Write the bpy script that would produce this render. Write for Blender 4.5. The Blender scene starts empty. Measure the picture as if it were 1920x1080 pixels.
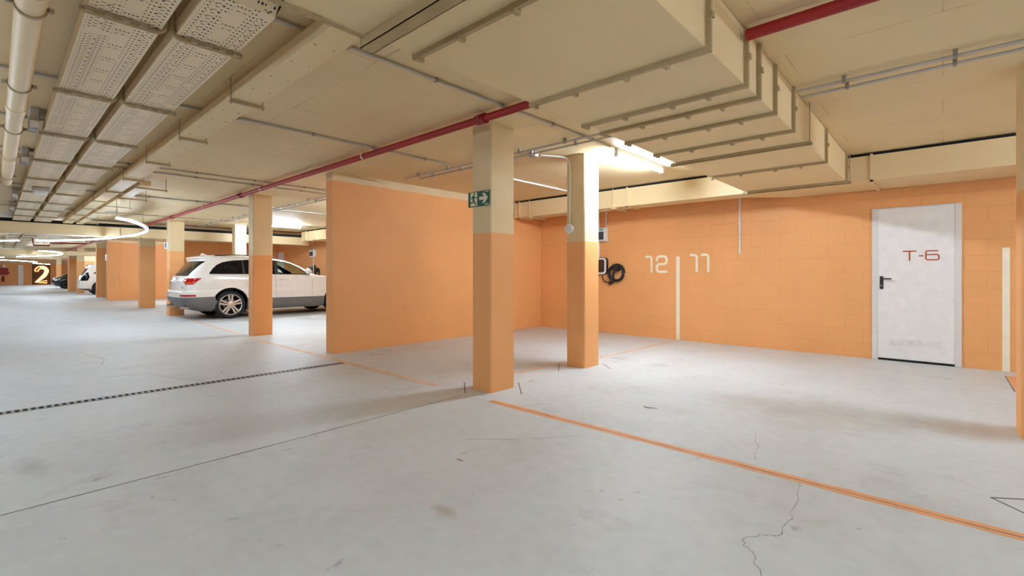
import bpy, bmesh, math, random
from mathutils import Vector, Matrix
random.seed(7)
sc = bpy.context.scene
COL = sc.collection
PI = math.pi
HC = 2.725                                   # ceiling height
HR = HC-.0008                                # where hangers and clips stop

# ------------------------------------------------------------------ materials
def new_mat(name):
    m = bpy.data.materials.new(name); m.use_nodes = True
    nt = m.node_tree; nt.nodes.clear()
    out = nt.nodes.new('ShaderNodeOutputMaterial'); b = nt.nodes.new('ShaderNodeBsdfPrincipled')
    nt.links.new(b.outputs[0], out.inputs[0])
    return m, nt, b
def nd(nt, t, **kw):
    n = nt.nodes.new(t)
    for k, v in kw.items():
        if k in n.inputs.keys(): n.inputs[k].default_value = v
        else: setattr(n, k, v)
    return n
def ln(nt, a, b): nt.links.new(a, b)
def coords(nt, scale=(1,1,1), loc=(0,0,0), rot=(0,0,0)):
    tc = nd(nt, 'ShaderNodeTexCoord'); mp = nd(nt, 'ShaderNodeMapping')
    mp.inputs['Scale'].default_value = scale; mp.inputs['Location'].default_value = loc; mp.inputs['Rotation'].default_value = rot
    ln(nt, tc.outputs['Object'], mp.inputs['Vector']); return mp.outputs[0]
def noise(nt, vec, scale, detail=4, rough=.55):
    n = nd(nt, 'ShaderNodeTexNoise'); n.inputs['Scale'].default_value = scale
    n.inputs['Detail'].default_value = detail; n.inputs['Roughness'].default_value = rough
    ln(nt, vec, n.inputs['Vector']); return n.outputs['Fac']
def ramp(nt, fac, stops):
    r = nd(nt, 'ShaderNodeValToRGB'); e = r.color_ramp.elements
    while len(e) < len(stops): e.new(.5)
    for i, (p, c) in enumerate(stops):
        e[i].position = p; e[i].color = (c[0], c[1], c[2], 1) if isinstance(c, tuple) else (c, c, c, 1)
    ln(nt, fac, r.inputs[0]); return r.outputs[0]
def mix(nt, fac, a, b, mode='MIX'):
    m = nd(nt, 'ShaderNodeMix', data_type='RGBA', blend_type=mode)
    for sock, v in ((m.inputs[0], fac), (m.inputs[6], a), (m.inputs[7], b)):
        if isinstance(v, (int, float)): sock.default_value = v
        elif isinstance(v, tuple): sock.default_value = (v[0], v[1], v[2], 1)
        else: ln(nt, v, sock)
    return m.outputs[2]
def math_(nt, op, a, b=None):
    m = nd(nt, 'ShaderNodeMath', operation=op)
    for sock, v in ((m.inputs[0], a), (m.inputs[1], b)):
        if v is None: continue
        if isinstance(v, (int, float)): sock.default_value = v
        else: ln(nt, v, sock)
    return m.outputs[0]
def bump(nt, b, h, strength=.3, dist=.01):
    n = nd(nt, 'ShaderNodeBump'); n.inputs['Strength'].default_value = strength; n.inputs['Distance'].default_value = dist
    ln(nt, h, n.inputs['Height']); ln(nt, n.outputs[0], b.inputs['Normal'])
def sca(c, k): return tuple(v*k for v in c)

def paint(name, col, rough=.6, var=.10, scale=3.0, bmp=.15, metal=0.0, spots=0.0):
    m, nt, b = new_mat(name); v = coords(nt)
    f = noise(nt, v, scale, 6)
    c = ramp(nt, f, [(.3, sca(col, 1-var)), (.7, sca(col, 1+var*.6))])
    if spots:
        s = ramp(nt, noise(nt, v, 14, 2), [(.0, 0.), (.735, 0.), (.76, 1.)])
        c = mix(nt, math_(nt, 'MULTIPLY', s, spots), c, sca(col, .45))
    ln(nt, c, b.inputs['Base Color']); b.inputs['Roughness'].default_value = rough; b.inputs['Metallic'].default_value = metal
    if bmp: bump(nt, b, noise(nt, v, 60, 3), bmp, .004)
    return m
def plain(name, col, rough=.5, metal=0.0, coat=0.0):
    m, nt, b = new_mat(name); v = coords(nt)
    f = noise(nt, v, 9, 3)
    ln(nt, ramp(nt, f, [(.3, sca(col, .95)), (.7, sca(col, 1.03))]), b.inputs['Base Color'])
    b.inputs['Roughness'].default_value = rough; b.inputs['Metallic'].default_value = metal
    b.inputs['Coat Weight'].default_value = coat
    return m
def glow(name, col, strength):
    m, nt, b = new_mat(name)
    b.inputs['Base Color'].default_value = (.8, .8, .8, 1)
    b.inputs['Emission Color'].default_value = (*col, 1); b.inputs['Emission Strength'].default_value = strength
    return m

ORANGE = (.81, .392, .145); CREAM = (.715, .565, .325)
M = {}
M['orange'] = paint('orange wall paint', ORANGE, .62, .05, 1.2, .12, spots=.5)
M['cream'] = paint('cream wall paint', CREAM, .6, .06, 2.0, .12, spots=.4)
M['duct'] = paint('cream sheet metal paint', (.74, .58, .325), .5, .04, 1.5, .04)
M['flange'] = paint('dirty shaded flange paint', (.40, .30, .155), .5, .12, 5, .1)  # cream darkened to brown, carrying dirt and shadow in the colour
M['pvc'] = paint('cream pvc', (.74, .58, .34), .42, .04, 1.4, 0)
M['conduit'] = paint('grey galvanised conduit', (.47, .44, .40), .45, .12, 4, 0, .35)
M['conduitw'] = paint('white conduit', (.78, .77, .76), .45, .05, 4, 0)
M['drainsteel'] = paint('dull drain steel', (.30, .30, .295), .5, .2, 9, 0, .4)
M['clip'] = paint('clip steel', (.33, .29, .24), .45, .1, 8, 0, .5)
M['red'] = paint('red pipe paint', (.31, .007, .007), .5, .18, 3, .15)
M['reddark'] = paint('red coupling', (.25, .008, .010), .4, .15, 6, .1)
M['chrome'] = plain('bright metal', (.75, .75, .74), .25, .9)
M['rod'] = paint('rod', (.42, .34, .22), .5, .1, 6, 0, .2)
M['black'] = plain('black plastic', (.012, .012, .013), .42)
M['rubber'] = plain('rubber', (.012, .012, .012), .8)
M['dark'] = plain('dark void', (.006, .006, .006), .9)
M['white'] = plain('white lacquer', (.80, .80, .80), .35)
M['door'] = plain('door white', (.82, .815, .80), .38)
M['doorframe'] = plain('door frame white', (.72, .70, .67), .4)
M['rust'] = plain('rust red paint', (.42, .075, .02), .5)
M['creamink'] = paint('cream stencil paint', (.88, .82, .64), .55, .05, 8, .08)
M['offwhite'] = plain('off white plastic', (.74, .73, .70), .45)
M['green'] = plain('sign green', (.005, .085, .032), .4)
M['signpale'] = plain('photoluminescent', (.72, .70, .50), .5)
M['teal'] = plain('teal label', (.02, .33, .36), .4)
M['screen'] = plain('breaker window', (.045, .06, .085), .2)
M['brownpanel'] = plain('charger face', (.055, .027, .018), .3)
M['signboard'] = plain('dark brown board', (.10, .045, .012), .6)
M['silver'] = plain('alloy', (.55, .54, .52), .28, .85)
M['carwhite'] = plain('car white', (.80, .775, .72), .22, 0, .6)
M['carblack'] = plain('car black', (.010, .011, .014), .15, 0, .8)
M['clad'] = plain('grey cladding', (.155, .15, .145), .5)
M['tint'] = plain('tinted glass', (.006, .006, .007), .08)
M['tint'].node_tree.nodes['Principled BSDF'].inputs['Specular IOR Level'].default_value = .22
M['taillight'] = plain('red lamp', (.42, .008, .010), .1, 0, .6)
M['taillight2'] = plain('orange lamp', (.75, .10, .03), .15, 0, .5)
M['headlight'] = plain('clear lamp', (.55, .60, .66), .08, .3, .6)
M['seat'] = plain('seat fabric', (.09, .085, .08), .8)
M['tube'] = glow('tube glow', (.825, .975, 1.15), 275)
M['led'] = glow('led glow', (.78, .96, 1.20), 40)
M['neon'] = glow('neon glow', (1.0, .66, .36), 2.2)
M['neonhot'] = glow('neon hot', (1.0, .40, .10), 2.6)
M['numberface'] = plain('number face', (.30, .10, .02), .6)
M['chargeled'] = glow('charger lamp', (1.0, .95, .9), 2)
def glass_mat():
    m, nt, b = new_mat('clear car glass')
    b.inputs['Base Color'].default_value = (.80, .95, .90, 1); b.inputs['Roughness'].default_value = .02
    b.inputs['Transmission Weight'].default_value = 1.0; b.inputs['IOR'].default_value = 1.05
    return m
M['glass'] = glass_mat()

def floor_mat():
    m, nt, b = new_mat('trowelled concrete'); v = coords(nt)
    big = noise(nt, v, .45, 5, .6); mid = noise(nt, v, 1.7, 7, .62); fine = noise(nt, v, 11, 5, .6)
    c = ramp(nt, big, [(.30, (.530, .565, .575)), (.52, (.590, .625, .637)), (.72, (.630, .668, .682))])
    c = mix(nt, .55, c, ramp(nt, mid, [(.28, (.43, .46, .465)), (.5, (.59, .625, .637)), (.74, (.67, .71, .722))]))
    c = mix(nt, .22, c, ramp(nt, fine, [(.3, (.45, .47, .47)), (.7, (.72, .75, .75))]))
    st = ramp(nt, noise(nt, coords(nt, (1, 1, 1), (3.1, 7.7, 0)), 1.15, 8, .66), [(.0, 0.), (.585, 0.), (.69, 1.)])
    c = mix(nt, math_(nt, 'MULTIPLY', st, .42), c, (.36, .345, .325))
    sm = ramp(nt, noise(nt, coords(nt, (1.4, .7, 1), (9.1, 1.7, 0), (0, 0, .6)), 4.6, 4, .6), [(.0, 0.), (.675, 0.), (.715, 1.)])
    c = mix(nt, math_(nt, 'MULTIPLY', sm, .5), c, (.27, .265, .26))
    sp = ramp(nt, noise(nt, coords(nt, (1, 1.6, 1), (5.3, 2.2, 0), (0, 0, -.5)), 8.5, 3, .6), [(.0, 0.), (.70, 0.), (.735, 1.)])
    c = mix(nt, math_(nt, 'MULTIPLY', sp, .6), c, (.30, .30, .295))
    pale = ramp(nt, noise(nt, coords(nt, (1.5, .6, 1), (2.2, 8.1, 0), (0, 0, .9)), 3.2, 8, .75), [(.0, 0.), (.60, 0.), (.70, 1.)])
    c = mix(nt, math_(nt, 'MULTIPLY', pale, .35), c, (.72, .75, .76))
    # dirt with a shape of its own: dusty patch by the right pillar, brown drips near the camera
    for (px, py, rx, ry, col, k) in [(-.9, 4.72, .9, .55, (.47, .42, .37), .40), (.1, 5.0, .4, .35, (.45, .37, .29), .5),
                                 (-1.88, 1.54, .10, .06, (.35, .27, .20), .55), (-4.18, .16, .28, .10, (.33, .33, .33), .45),
                                 (-1.80, 4.05, .30, .2, (.44, .42, .40), .25), (-.6, 3.0, .5, .4, (.45, .44, .43), .2)]:
        mp = nd(nt, 'ShaderNodeMapping'); tc = nd(nt, 'ShaderNodeTexCoord')
        mp.inputs['Location'].default_value = (-px/rx, -py/ry, 0); mp.inputs['Scale'].default_value = (1/rx, 1/ry, 0)
        ln(nt, tc.outputs['Object'], mp.inputs['Vector'])
        le = nd(nt, 'ShaderNodeVectorMath', operation='LENGTH'); ln(nt, mp.outputs[0], le.inputs[0])
        d = math_(nt, 'ADD', le.outputs['Value'], math_(nt, 'MULTIPLY', math_(nt, 'SUBTRACT', noise(nt, v, 6, 4), .5), 1.5))
        f = ramp(nt, d, [(.25, 1.), (1.0, 0.)])
        c = mix(nt, math_(nt, 'MULTIPLY', f, k), c, col)
    # fine hairline crazing
    vo = nd(nt, 'ShaderNodeTexVoronoi', feature='DISTANCE_TO_EDGE'); vo.inputs['Scale'].default_value = .55
    wv = nd(nt, 'ShaderNodeVectorMath', operation='ADD'); nz = nd(nt, 'ShaderNodeTexNoise'); nz.inputs['Scale'].default_value = 2.5; nz.inputs['Detail'].default_value = 6
    ln(nt, v, nz.inputs['Vector']); sc_ = nd(nt, 'ShaderNodeVectorMath', operation='SCALE'); sc_.inputs['Scale'].default_value = .5
    ln(nt, nz.outputs['Color'], sc_.inputs[0]); ln(nt, v, wv.inputs[0]); ln(nt, sc_.outputs[0], wv.inputs[1]); ln(nt, wv.outputs[0], vo.inputs['Vector'])
    hair = ramp(nt, vo.outputs['Distance'], [(.0, 1.), (.0022, 1.), (.0045, 0.)])
    gate = ramp(nt, noise(nt, v, .35, 2), [(.5, 0.), (.62, 1.)])
    c = mix(nt, math_(nt, 'MULTIPLY', math_(nt, 'MULTIPLY', hair, gate), .12), c, (.30, .29, .28))
    ln(nt, c, b.inputs['Base Color'])
    ln(nt, ramp(nt, mid, [(.3, .46), (.7, .62)]), b.inputs['Roughness'])
    bump(nt, b, noise(nt, v, 26, 6), .10, .004)
    return m
M['floor'] = floor_mat()

def ceiling_mat():
    m, nt, b = new_mat('cream painted slab'); v = coords(nt)
    f = noise(nt, v, .9, 6, .6)
    c = ramp(nt, f, [(.3, sca(CREAM, .92)), (.7, sca(CREAM, 1.04))])
    br = nd(nt, 'ShaderNodeTexBrick'); br.inputs['Scale'].default_value = 1.0
    br.inputs['Brick Width'].default_value = 2.2; br.inputs['Row Height'].default_value = .62; br.inputs['Mortar Size'].default_value = .006
    br.inputs['Mortar Smooth'].default_value = .6; br.offset = .37
    ln(nt, v, br.inputs['Vector'])
    gate = ramp(nt, noise(nt, v, 2.2, 4), [(.42, 0.), (.6, 1.)])
    seam = math_(nt, 'MULTIPLY', br.outputs['Fac'], gate)
    c = mix(nt, math_(nt, 'MULTIPLY', seam, .55), c, sca(CREAM, .5))
    scr = ramp(nt, noise(nt, coords(nt, (.5, 4, 1)), 2.6, 7, .7), [(.0, 0.), (.66, 0.), (.70, 1.)])
    c = mix(nt, math_(nt, 'MULTIPLY', scr, .45), c, sca(CREAM, .6))
    ln(nt, c, b.inputs['Base Color']); b.inputs['Roughness'].default_value = .6
    bump(nt, b, math_(nt, 'ADD', noise(nt, v, 9, 6), math_(nt, 'MULTIPLY', seam, -1.2)), .35, .012)
    return m
M['ceiling'] = ceiling_mat()

def block_mat():
    m, nt, b = new_mat('orange painted blockwork')
    tc = nd(nt, 'ShaderNodeTexCoord'); sep = nd(nt, 'ShaderNodeSeparateXYZ'); com = nd(nt, 'ShaderNodeCombineXYZ')
    ln(nt, tc.outputs['Object'], sep.inputs[0]); ln(nt, sep.outputs[0], com.inputs[0]); ln(nt, sep.outputs[2], com.inputs[1])
    v = com.outputs[0]; v3 = tc.outputs['Object']
    dv = nd(nt, 'ShaderNodeVectorMath', operation='ADD')
    wob = nd(nt, 'ShaderNodeTexNoise'); wob.inputs['Scale'].default_value = 3; ln(nt, v, wob.inputs['Vector'])
    ws = nd(nt, 'ShaderNodeVectorMath', operation='SCALE'); ws.inputs['Scale'].default_value = .012; ln(nt, wob.outputs['Color'], ws.inputs[0])
    ln(nt, v, dv.inputs[0]); ln(nt, ws.outputs[0], dv.inputs[1])
    br = nd(nt, 'ShaderNodeTexBrick'); br.inputs['Scale'].default_value = 1.0
    br.inputs['Brick Width'].default_value = .42; br.inputs['Row Height'].default_value = .205
    br.inputs['Mortar Size'].default_value = .006; br.inputs['Mortar Smooth'].default_value = .5; br.offset = .5
    ln(nt, dv.outputs[0], br.inputs['Vector'])
    gate = ramp(nt, noise(nt, v3, 1.5, 4), [(.32, .25), (.62, 1.)])
    seam = math_(nt, 'MULTIPLY', br.outputs['Fac'], gate)
    c = ramp(nt, noise(nt, v3, 1.4, 5), [(.3, sca(ORANGE, .95)), (.7, sca(ORANGE, 1.03))])
    c = mix(nt, math_(nt, 'MULTIPLY', seam, .22), c, sca(ORANGE, .62))
    ln(nt, c, b.inputs['Base Color']); b.inputs['Roughness'].default_value = .6
    bump(nt, b, math_(nt, 'ADD', math_(nt, 'MULTIPLY', seam, -1.0), math_(nt, 'MULTIPLY', noise(nt, v3, 45, 4), .15)), .38, .006)
    return m
M['block'] = block_mat()

def tray_mat():
    m, nt, b = new_mat('perforated cream tray'); base = (.80, .65, .44)
    tc = nd(nt, 'ShaderNodeTexCoord'); sep = nd(nt, 'ShaderNodeSeparateXYZ'); ln(nt, tc.outputs['Object'], sep.inputs[0])
    X, Y = sep.outputs[0], sep.outputs[1]
    def cell(px, py, hw, hh, ox=0., oy=0.):
        fx = math_(nt, 'ABSOLUTE', math_(nt, 'SUBTRACT', math_(nt, 'FRACT', math_(nt, 'ADD', math_(nt, 'DIVIDE', X, px), 50+ox)), .5))
        fy = math_(nt, 'ABSOLUTE', math_(nt, 'SUBTRACT', math_(nt, 'FRACT', math_(nt, 'ADD', math_(nt, 'DIVIDE', Y, py), 50+oy)), .5))
        ex = math_(nt, 'POWER', math_(nt, 'DIVIDE', fx, hw/px), 2.); ey = math_(nt, 'POWER', math_(nt, 'DIVIDE', fy, hh/py), 2.)
        return math_(nt, 'LESS_THAN', math_(nt, 'ADD', ex, ey), 1.0)
    def band(y0, y1):     # rows of the pattern, repeated for both trays (pitch .38)
        f = math_(nt, 'FRACT', math_(nt, 'DIVIDE', math_(nt, 'SUBTRACT', Y, .32), .38))
        return math_(nt, 'MULTIPLY', math_(nt, 'GREATER_THAN', f, y0/.38), math_(nt, 'LESS_THAN', f, y1/.38))
    def mulband(h, *bs):
        s = None
        for y0, y1 in bs:
            q = band(y0, y1); s = q if s is None else math_(nt, 'ADD', s, q)
        return math_(nt, 'MULTIPLY', h, s)
    dots = mulband(cell(.042, .020, .0066, .0062), (.012, .034), (.088, .128), (.208, .250), (.282, .304))
    slots = mulband(cell(.042, .036, .0038, .012, .5, .2), (.034, .088), (.250, .284))
    dots2 = mulband(cell(.085, .036, .0075, .007, .25, .6), (.05, .10), (.245, .285))
    mid = mulband(cell(.25, .018, .007, .006, .1), (.135, .20)); mid2 = mulband(cell(.25, .030, .0042, .011, .3), (.135, .20))
    a = dots
    for q in (slots, dots2, mid, mid2): a = math_(nt, 'MAXIMUM', a, q)
    keep = math_(nt, 'GREATER_THAN', noise(nt, tc.outputs['Object'], 7, 1), .36)
    a = math_(nt, 'MULTIPLY', a, keep)
    c = mix(nt, a, ramp(nt, noise(nt, tc.outputs['Object'], 3, 4), [(.3, sca(base, .95)), (.7, sca(base, 1.03))]), (.026, .020, .018))
    ln(nt, c, b.inputs['Base Color']); b.inputs['Roughness'].default_value = .5
    return m
M['tray'] = tray_mat()

# ------------------------------------------------------------------ mesh helpers
class MB:
    def __init__(s): s.v = []; s.f = []; s.mi = []; s.m = 0
    def quad(s, *idx): s.f.append(tuple(idx)); s.mi.append(s.m)
    def box(s, x0, x1, y0, y1, z0, z1):
        x0, x1 = min(x0, x1), max(x0, x1); y0, y1 = min(y0, y1), max(y0, y1); z0, z1 = min(z0, z1), max(z0, z1)
        n = len(s.v)
        s.v += [(x0,y0,z0),(x1,y0,z0),(x1,y1,z0),(x0,y1,z0),(x0,y0,z1),(x1,y0,z1),(x1,y1,z1),(x0,y1,z1)]
        for q in ((0,3,2,1),(4,5,6,7),(0,1,5,4),(1,2,6,5),(2,3,7,6),(3,0,4,7)): s.quad(*[n+i for i in q])
        return s
    def ring(s, pts): n = len(s.v); s.v += [tuple(p) for p in pts]; return list(range(n, n+len(pts)))
    def bridge(s, a, b):
        k = len(a)
        for i in range(k): s.quad(a[i], a[(i+1) % k], b[(i+1) % k], b[i])
    def cap(s, r, flip=False): s.f.append(tuple(reversed(r)) if flip else tuple(r)); s.mi.append(s.m)
    def tube(s, pts, r, n=12, closed=False, caps=True):
        pts = [Vector(p) for p in pts]; k = len(pts); rings = []; up = None
        for i, p in enumerate(pts):
            if closed: t = (pts[(i+1) % k]-pts[i-1]).normalized()
            else: t = (pts[min(i+1, k-1)]-pts[max(i-1, 0)]).normalized()
            if up is None:
                a = Vector((0,0,1)) if abs(t.z) < .9 else Vector((1,0,0)); up = (a-t*a.dot(t)).normalized()
            else: up = (up-t*up.dot(t)).normalized()
            sd = t.cross(up); rr = r[i] if isinstance(r, (list, tuple)) else r
            rings.append(s.ring([p+(up*math.cos(2*PI*j/n)+sd*math.sin(2*PI*j/n))*rr for j in range(n)]))
        for a, b in zip(rings, rings[1:]): s.bridge(a, b)
        if closed: s.bridge(rings[-1], rings[0])
        elif caps: s.cap(rings[0], True); s.cap(rings[-1])
        return s
    def prism(s, poly, fn, t0, t1):        # poly of (a,b), fn(a,b,t)->xyz
        a = s.ring([fn(p[0], p[1], t0) for p in poly]); b = s.ring([fn(p[0], p[1], t1) for p in poly])
        s.bridge(a, b); s.cap(a, True); s.cap(b); return s
    def strip(s, pts, w, fn, t0, t1, closed=False, rnd=5):   # a flat stroke of width w along 2D pts, with round ends
        pts = [Vector((p[0], p[1])) for p in pts]; k = len(pts); L = []; Rr = []
        for i in range(k):
            if closed: a, b = pts[i-1], pts[(i+1) % k]
            else: a, b = pts[max(i-1,0)], pts[min(i+1,k-1)]
            t = (b-a).normalized(); nrm = Vector((-t.y, t.x)); L.append(pts[i]+nrm*w/2); Rr.append(pts[i]-nrm*w/2)
        if closed:
            for i in range(k):
                j = (i+1) % k; s.prism([L[i], Rr[i], Rr[j], L[j]], fn, t0, t1)
            return s
        out = list(Rr)
        if rnd:
            t = (pts[-1]-pts[-2]).normalized(); a0 = math.atan2(-t.x, t.y)
            a0 = math.atan2((Rr[-1]-pts[-1]).y, (Rr[-1]-pts[-1]).x)
            out += [pts[-1]+Vector((math.cos(a0+PI*q/rnd), math.sin(a0+PI*q/rnd)))*w/2 for q in range(1, rnd)]
        out += list(reversed(L))
        if rnd:
            a0 = math.atan2((L[0]-pts[0]).y, (L[0]-pts[0]).x)
            out += [pts[0]+Vector((math.cos(a0+PI*q/rnd), math.sin(a0+PI*q/rnd)))*w/2 for q in range(1, rnd)]
        return s.prism(out, fn, t0, t1)
    def lathe(s, prof, fn, n=32, closed=False):            # prof of (r, t); fn(a, b, t) -> xyz
        rings = [s.ring([fn(r*math.cos(2*PI*i/n), r*math.sin(2*PI*i/n), t) for i in range(n)]) for r, t in prof]
        for a, b in zip(rings, rings[1:]): s.bridge(a, b)
        if closed: s.bridge(rings[-1], rings[0])
        else: s.cap(rings[0], True); s.cap(rings[-1])
        return s
    def mesh(s, name, mats):
        me = bpy.data.meshes.new(name); me.from_pydata(s.v, [], s.f)
        for m in (mats if isinstance(mats, (list, tuple)) else [mats]): me.materials.append(M[m] if isinstance(m, str) else m)
        for p, i in zip(me.polygons, s.mi): p.material_index = i
        bm = bmesh.new(); bm.from_mesh(me); bmesh.ops.recalc_face_normals(bm, faces=bm.faces); bm.to_mesh(me); bm.free()
        return me
    def build(s, name, mats, parent=None, smooth=None, bevel=0, local=False):
        me = s.mesh(name, mats)
        if smooth:
            for p in me.polygons: p.use_smooth = True
            me.set_sharp_from_angle(angle=math.radians(smooth))
        o = bpy.data.objects.new(name, me); COL.objects.link(o)
        if parent is not None:
            o.parent = parent
            # children are modelled in world space: undo the parent's own offset
            o.matrix_parent_inverse = Matrix.Identity(4) if local else world_of(parent).inverted()
        if bevel:
            b = o.modifiers.new('bevel', 'BEVEL'); b.width = bevel; b.segments = 2; b.limit_method = 'ANGLE'
        return o
def world_of(o):
    m = Matrix.Translation(Vector(o.location)) @ Matrix.Rotation(o.rotation_euler.z, 4, 'Z')
    if o.parent is not None: m = world_of(o.parent) @ o.matrix_parent_inverse @ m
    return m
def thing(name, label, cat, loc=(0,0,0), group=None):
    o = bpy.data.objects.new(name, None); COL.objects.link(o); o.location = loc; o.empty_display_size = .1
    o['label'] = label; o['category'] = cat
    if group: o['group'] = group
    return o
def tag(o, label, cat, group=None):
    o['label'] = label; o['category'] = cat
    if group: o['group'] = group
    return o
def struct(o): o['kind'] = 'structure'; return o
def fxy(a, b, t): return (a, b, t)
def fxz(a, b, t): return (a, t, b)           # drawn in the x-z plane, extruded along y
def fyz(a, b, t): return (t, a, b)

# ------------------------------------------------------------------ the shell
WY = 8.36; XL, XR, YB = -73.0, 9.0, -6.0
floor = struct(MB().box(XL-.4, XR+.4, YB-.4, WY+.4, -.2, 0).build('floor', 'floor'))
ceil_ = struct(MB().box(XL-.4, XR+.4, YB-.4, WY+.4, HC, HC+.12).build('ceiling', 'ceiling'))
wall_back = struct(MB().box(XL, XR, WY, WY+.2, 0, HC).build('wall_back', 'block'))
wall_far = MB(); wall_far.box(XL-.2, XL, YB, WY, 0, 2.30); wall_far.m = 1; wall_far.box(XL-.2, XL, YB, WY, 2.30, HC)
wall_far = struct(wall_far.build('wall_far', ['orange', 'cream']))
w = MB(); w.box(XR, XR+.2, YB, WY, 0, 2.4); w.m = 1; w.box(XR, XR+.2, YB, WY, 2.4, HC); struct(w.build('wall_right', ['orange', 'cream']))
w = MB(); w.box(XL, XR, YB-.2, YB, 0, 2.4); w.m = 1; w.box(XL, XR, YB-.2, YB, 2.4, HC); struct(w.build('wall_left', ['orange', 'cream']))
def partition(name, x0, x1, y0, y1, zt=2.60, axis=None):
    p = MB(); P = [(x0, y0), (x1, y0), (x1, y1), (x0, y1)]
    r0, r1, r2 = [p.ring([(x, y, z) for x, y in P]) for z in (0, zt, HC)]
    p.bridge(r0, r1); p.cap(r0, True); p.m = 1; p.bridge(r1, r2); p.cap(r2)
    return struct(p.build(name, ['orange', 'cream']))
partition('wall_partition', -6.94, -6.74, 3.41, WY)

# painted marks on the floor, saw cuts and cracks
def ragged(pts, w, z, seed, step=.12, jit=.006):
    rnd = random.Random(seed); out = MB(); L = []; R = []
    for (a, b) in zip(pts, pts[1:]):
        a, b = Vector(a), Vector(b); n = max(1, int((b-a).length/step)); t = (b-a).normalized(); nr = Vector((-t.y, t.x))
        for i in range(n+(b == Vector(pts[-1]))):
            p = a+(b-a)*i/n
            L.append(p+nr*(w/2+rnd.uniform(-jit, jit))); R.append(p-nr*(w/2+rnd.uniform(-jit, jit)))
    for i in range(len(L)-1): out.prism([L[i], R[i], R[i+1], L[i+1]], fxy, .0003, z)
    return out
M['linepaint'] = paint('orange floor paint', (.78, .37, .17), .6, .12, 7, .1)
M['linefaded'] = paint('worn orange floor paint', (.72, .53, .40), .6, .14, 7, .1)
M['cut'] = plain('saw cut', (.16, .155, .15), .9)
M['cutline'] = plain('hairline crack', (.30, .29, .28), .9)
q = ragged([(8.5, 3.155), (-3.15, 3.155)], .085, .0015, 1).build('painted_line', 'linepaint', floor); q['label'] = 'orange painted bay line along the front of the near bays'
q = ragged([(8.5, 3.150), (-3.15, 3.150)], .007, .0022, 2, .1, .002).build('saw_cut', 'cut', floor)
q = ragged([(-4.0, 3.20), (-9.6, 3.22)], .085, .0015, 3).build('painted_line', 'linefaded', floor); q['label'] = 'orange painted bay line past the end of the orange partition'
q = ragged([(-10.4, 3.3), (-19, 3.55)], .085, .0015, 13).build('painted_line', 'linefaded', floor); q['label'] = 'faded orange bay line behind the white car'
q = ragged([(-3.80, 4.02), (-3.80, 4.82)], .07, .0014, 4).build('painted_line', 'linefaded', floor); q['label'] = 'short faded orange line between the two near pillars'
q = ragged([(-3.62, 5.42), (-3.55, 8.34)], .07, .0014, 5).build('painted_line', 'linefaded', floor); q['label'] = 'faded orange line from the second pillar to the wall'
q = ragged([(.60, 8.0), (.60, 5.5)], .10, .0014, 6).build('painted_line', 'linepaint', floor)
q = ragged([(-3.43, -5.5), (-3.46, .9), (-3.50, 3.1)], .008, .001, 7, .2, .002).build('control_joint', 'cut', floor)
for i, pp in enumerate([[(-3.90, 3.50), (-3.55, 3.19)], [(-3.46, 3.90), (-3.10, 3.54)], [(-3.80, 5.10), (-3.49, 4.68)], [(-3.35, 5.47), (-3.09, 5.23)],
            [(.54, 7.99), (.54, 6.98)], [(.19, 3.60), (.62, 3.9)], [(.19, 3.60), (.62, 3.14)]]):
    ragged(pp, .011, .001, 20+i, .2, .001).build('saw_cut', 'cut', floor)
rc = random.Random(5)
def crack(pts, seed, w=.0032):
    r = random.Random(seed); out = []
    for a, b in zip(pts, pts[1:]):
        for k in range(5):
            t = k/5; out.append((a[0]+(b[0]-a[0])*t+r.uniform(-.012, .012), a[1]+(b[1]-a[1])*t+r.uniform(-.012, .012)))
    out.append(pts[-1]); ragged(out, w, .0008, seed, .5, .0012).build('crack', 'cutline', floor)
crack([(-.60, 3.12), (-.57, 2.89), (-.55, 2.58), (-.56, 2.41), (-.63, 2.36), (-.68, 2.26), (-.60, 2.20), (-.53, 2.02)], 31)
crack([(-1.05, 3.9), (-.95, 3.55), (-.90, 3.3)], 32, .0022)
crack([(-7.2, .85), (-7.0, 1.25), (-6.4, 1.45), (-6.15, 1.6)], 33, .005)
crack([(-2.55, 2.3), (-2.2, 2.65), (-2.0, 2.9)], 34, .002)
crack([(-9.4, .9), (-8.7, 1.05), (-8.1, .95)], 35, .007)
crack([(-6.6, 1.9), (-6.25, 1.75), (-6.1, 1.9)], 36, .004)
for (x, y, r, s) in [(-1.95, 3.95, .035, 1), (-1.90, 3.97, .02, 6), (-2.3, 2.02, .02, 5)]:
    b = MB(); rr = random.Random(s)
    b.prism([(x+math.cos(a*PI/7)*r*rr.uniform(.35, 1.3)*1.7, y+math.sin(a*PI/7)*r*rr.uniform(.3, .8)) for a in range(14)], fxy, .0003, .0012)
    b.build('stain', 'cutline' if s > 1 else 'cut', floor)

# linear drain
dr = thing('floor_drain', 'long narrow slotted drain set across the grey floor', 'drain', (-5.96, .0, 0))
b = MB(); b.box(-6.015, -6.008, -5.0, 3.16, 0, .004); b.box(-5.912, -5.905, -5.0, 3.16, 0, .004); b.build('frame', 'clip', dr)
b = MB(); b.box(-6.008, -5.912, -5.0, 3.16, 0, .0012); b.build('channel', 'dark', dr)
b = MB(); y = -5.0
while y < 3.14:
    b.box(-6.008, -5.912, y, y+.022, .0012, .004); y += .05
b.m = 0; b.build('grating', 'drainsteel', dr)

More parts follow.
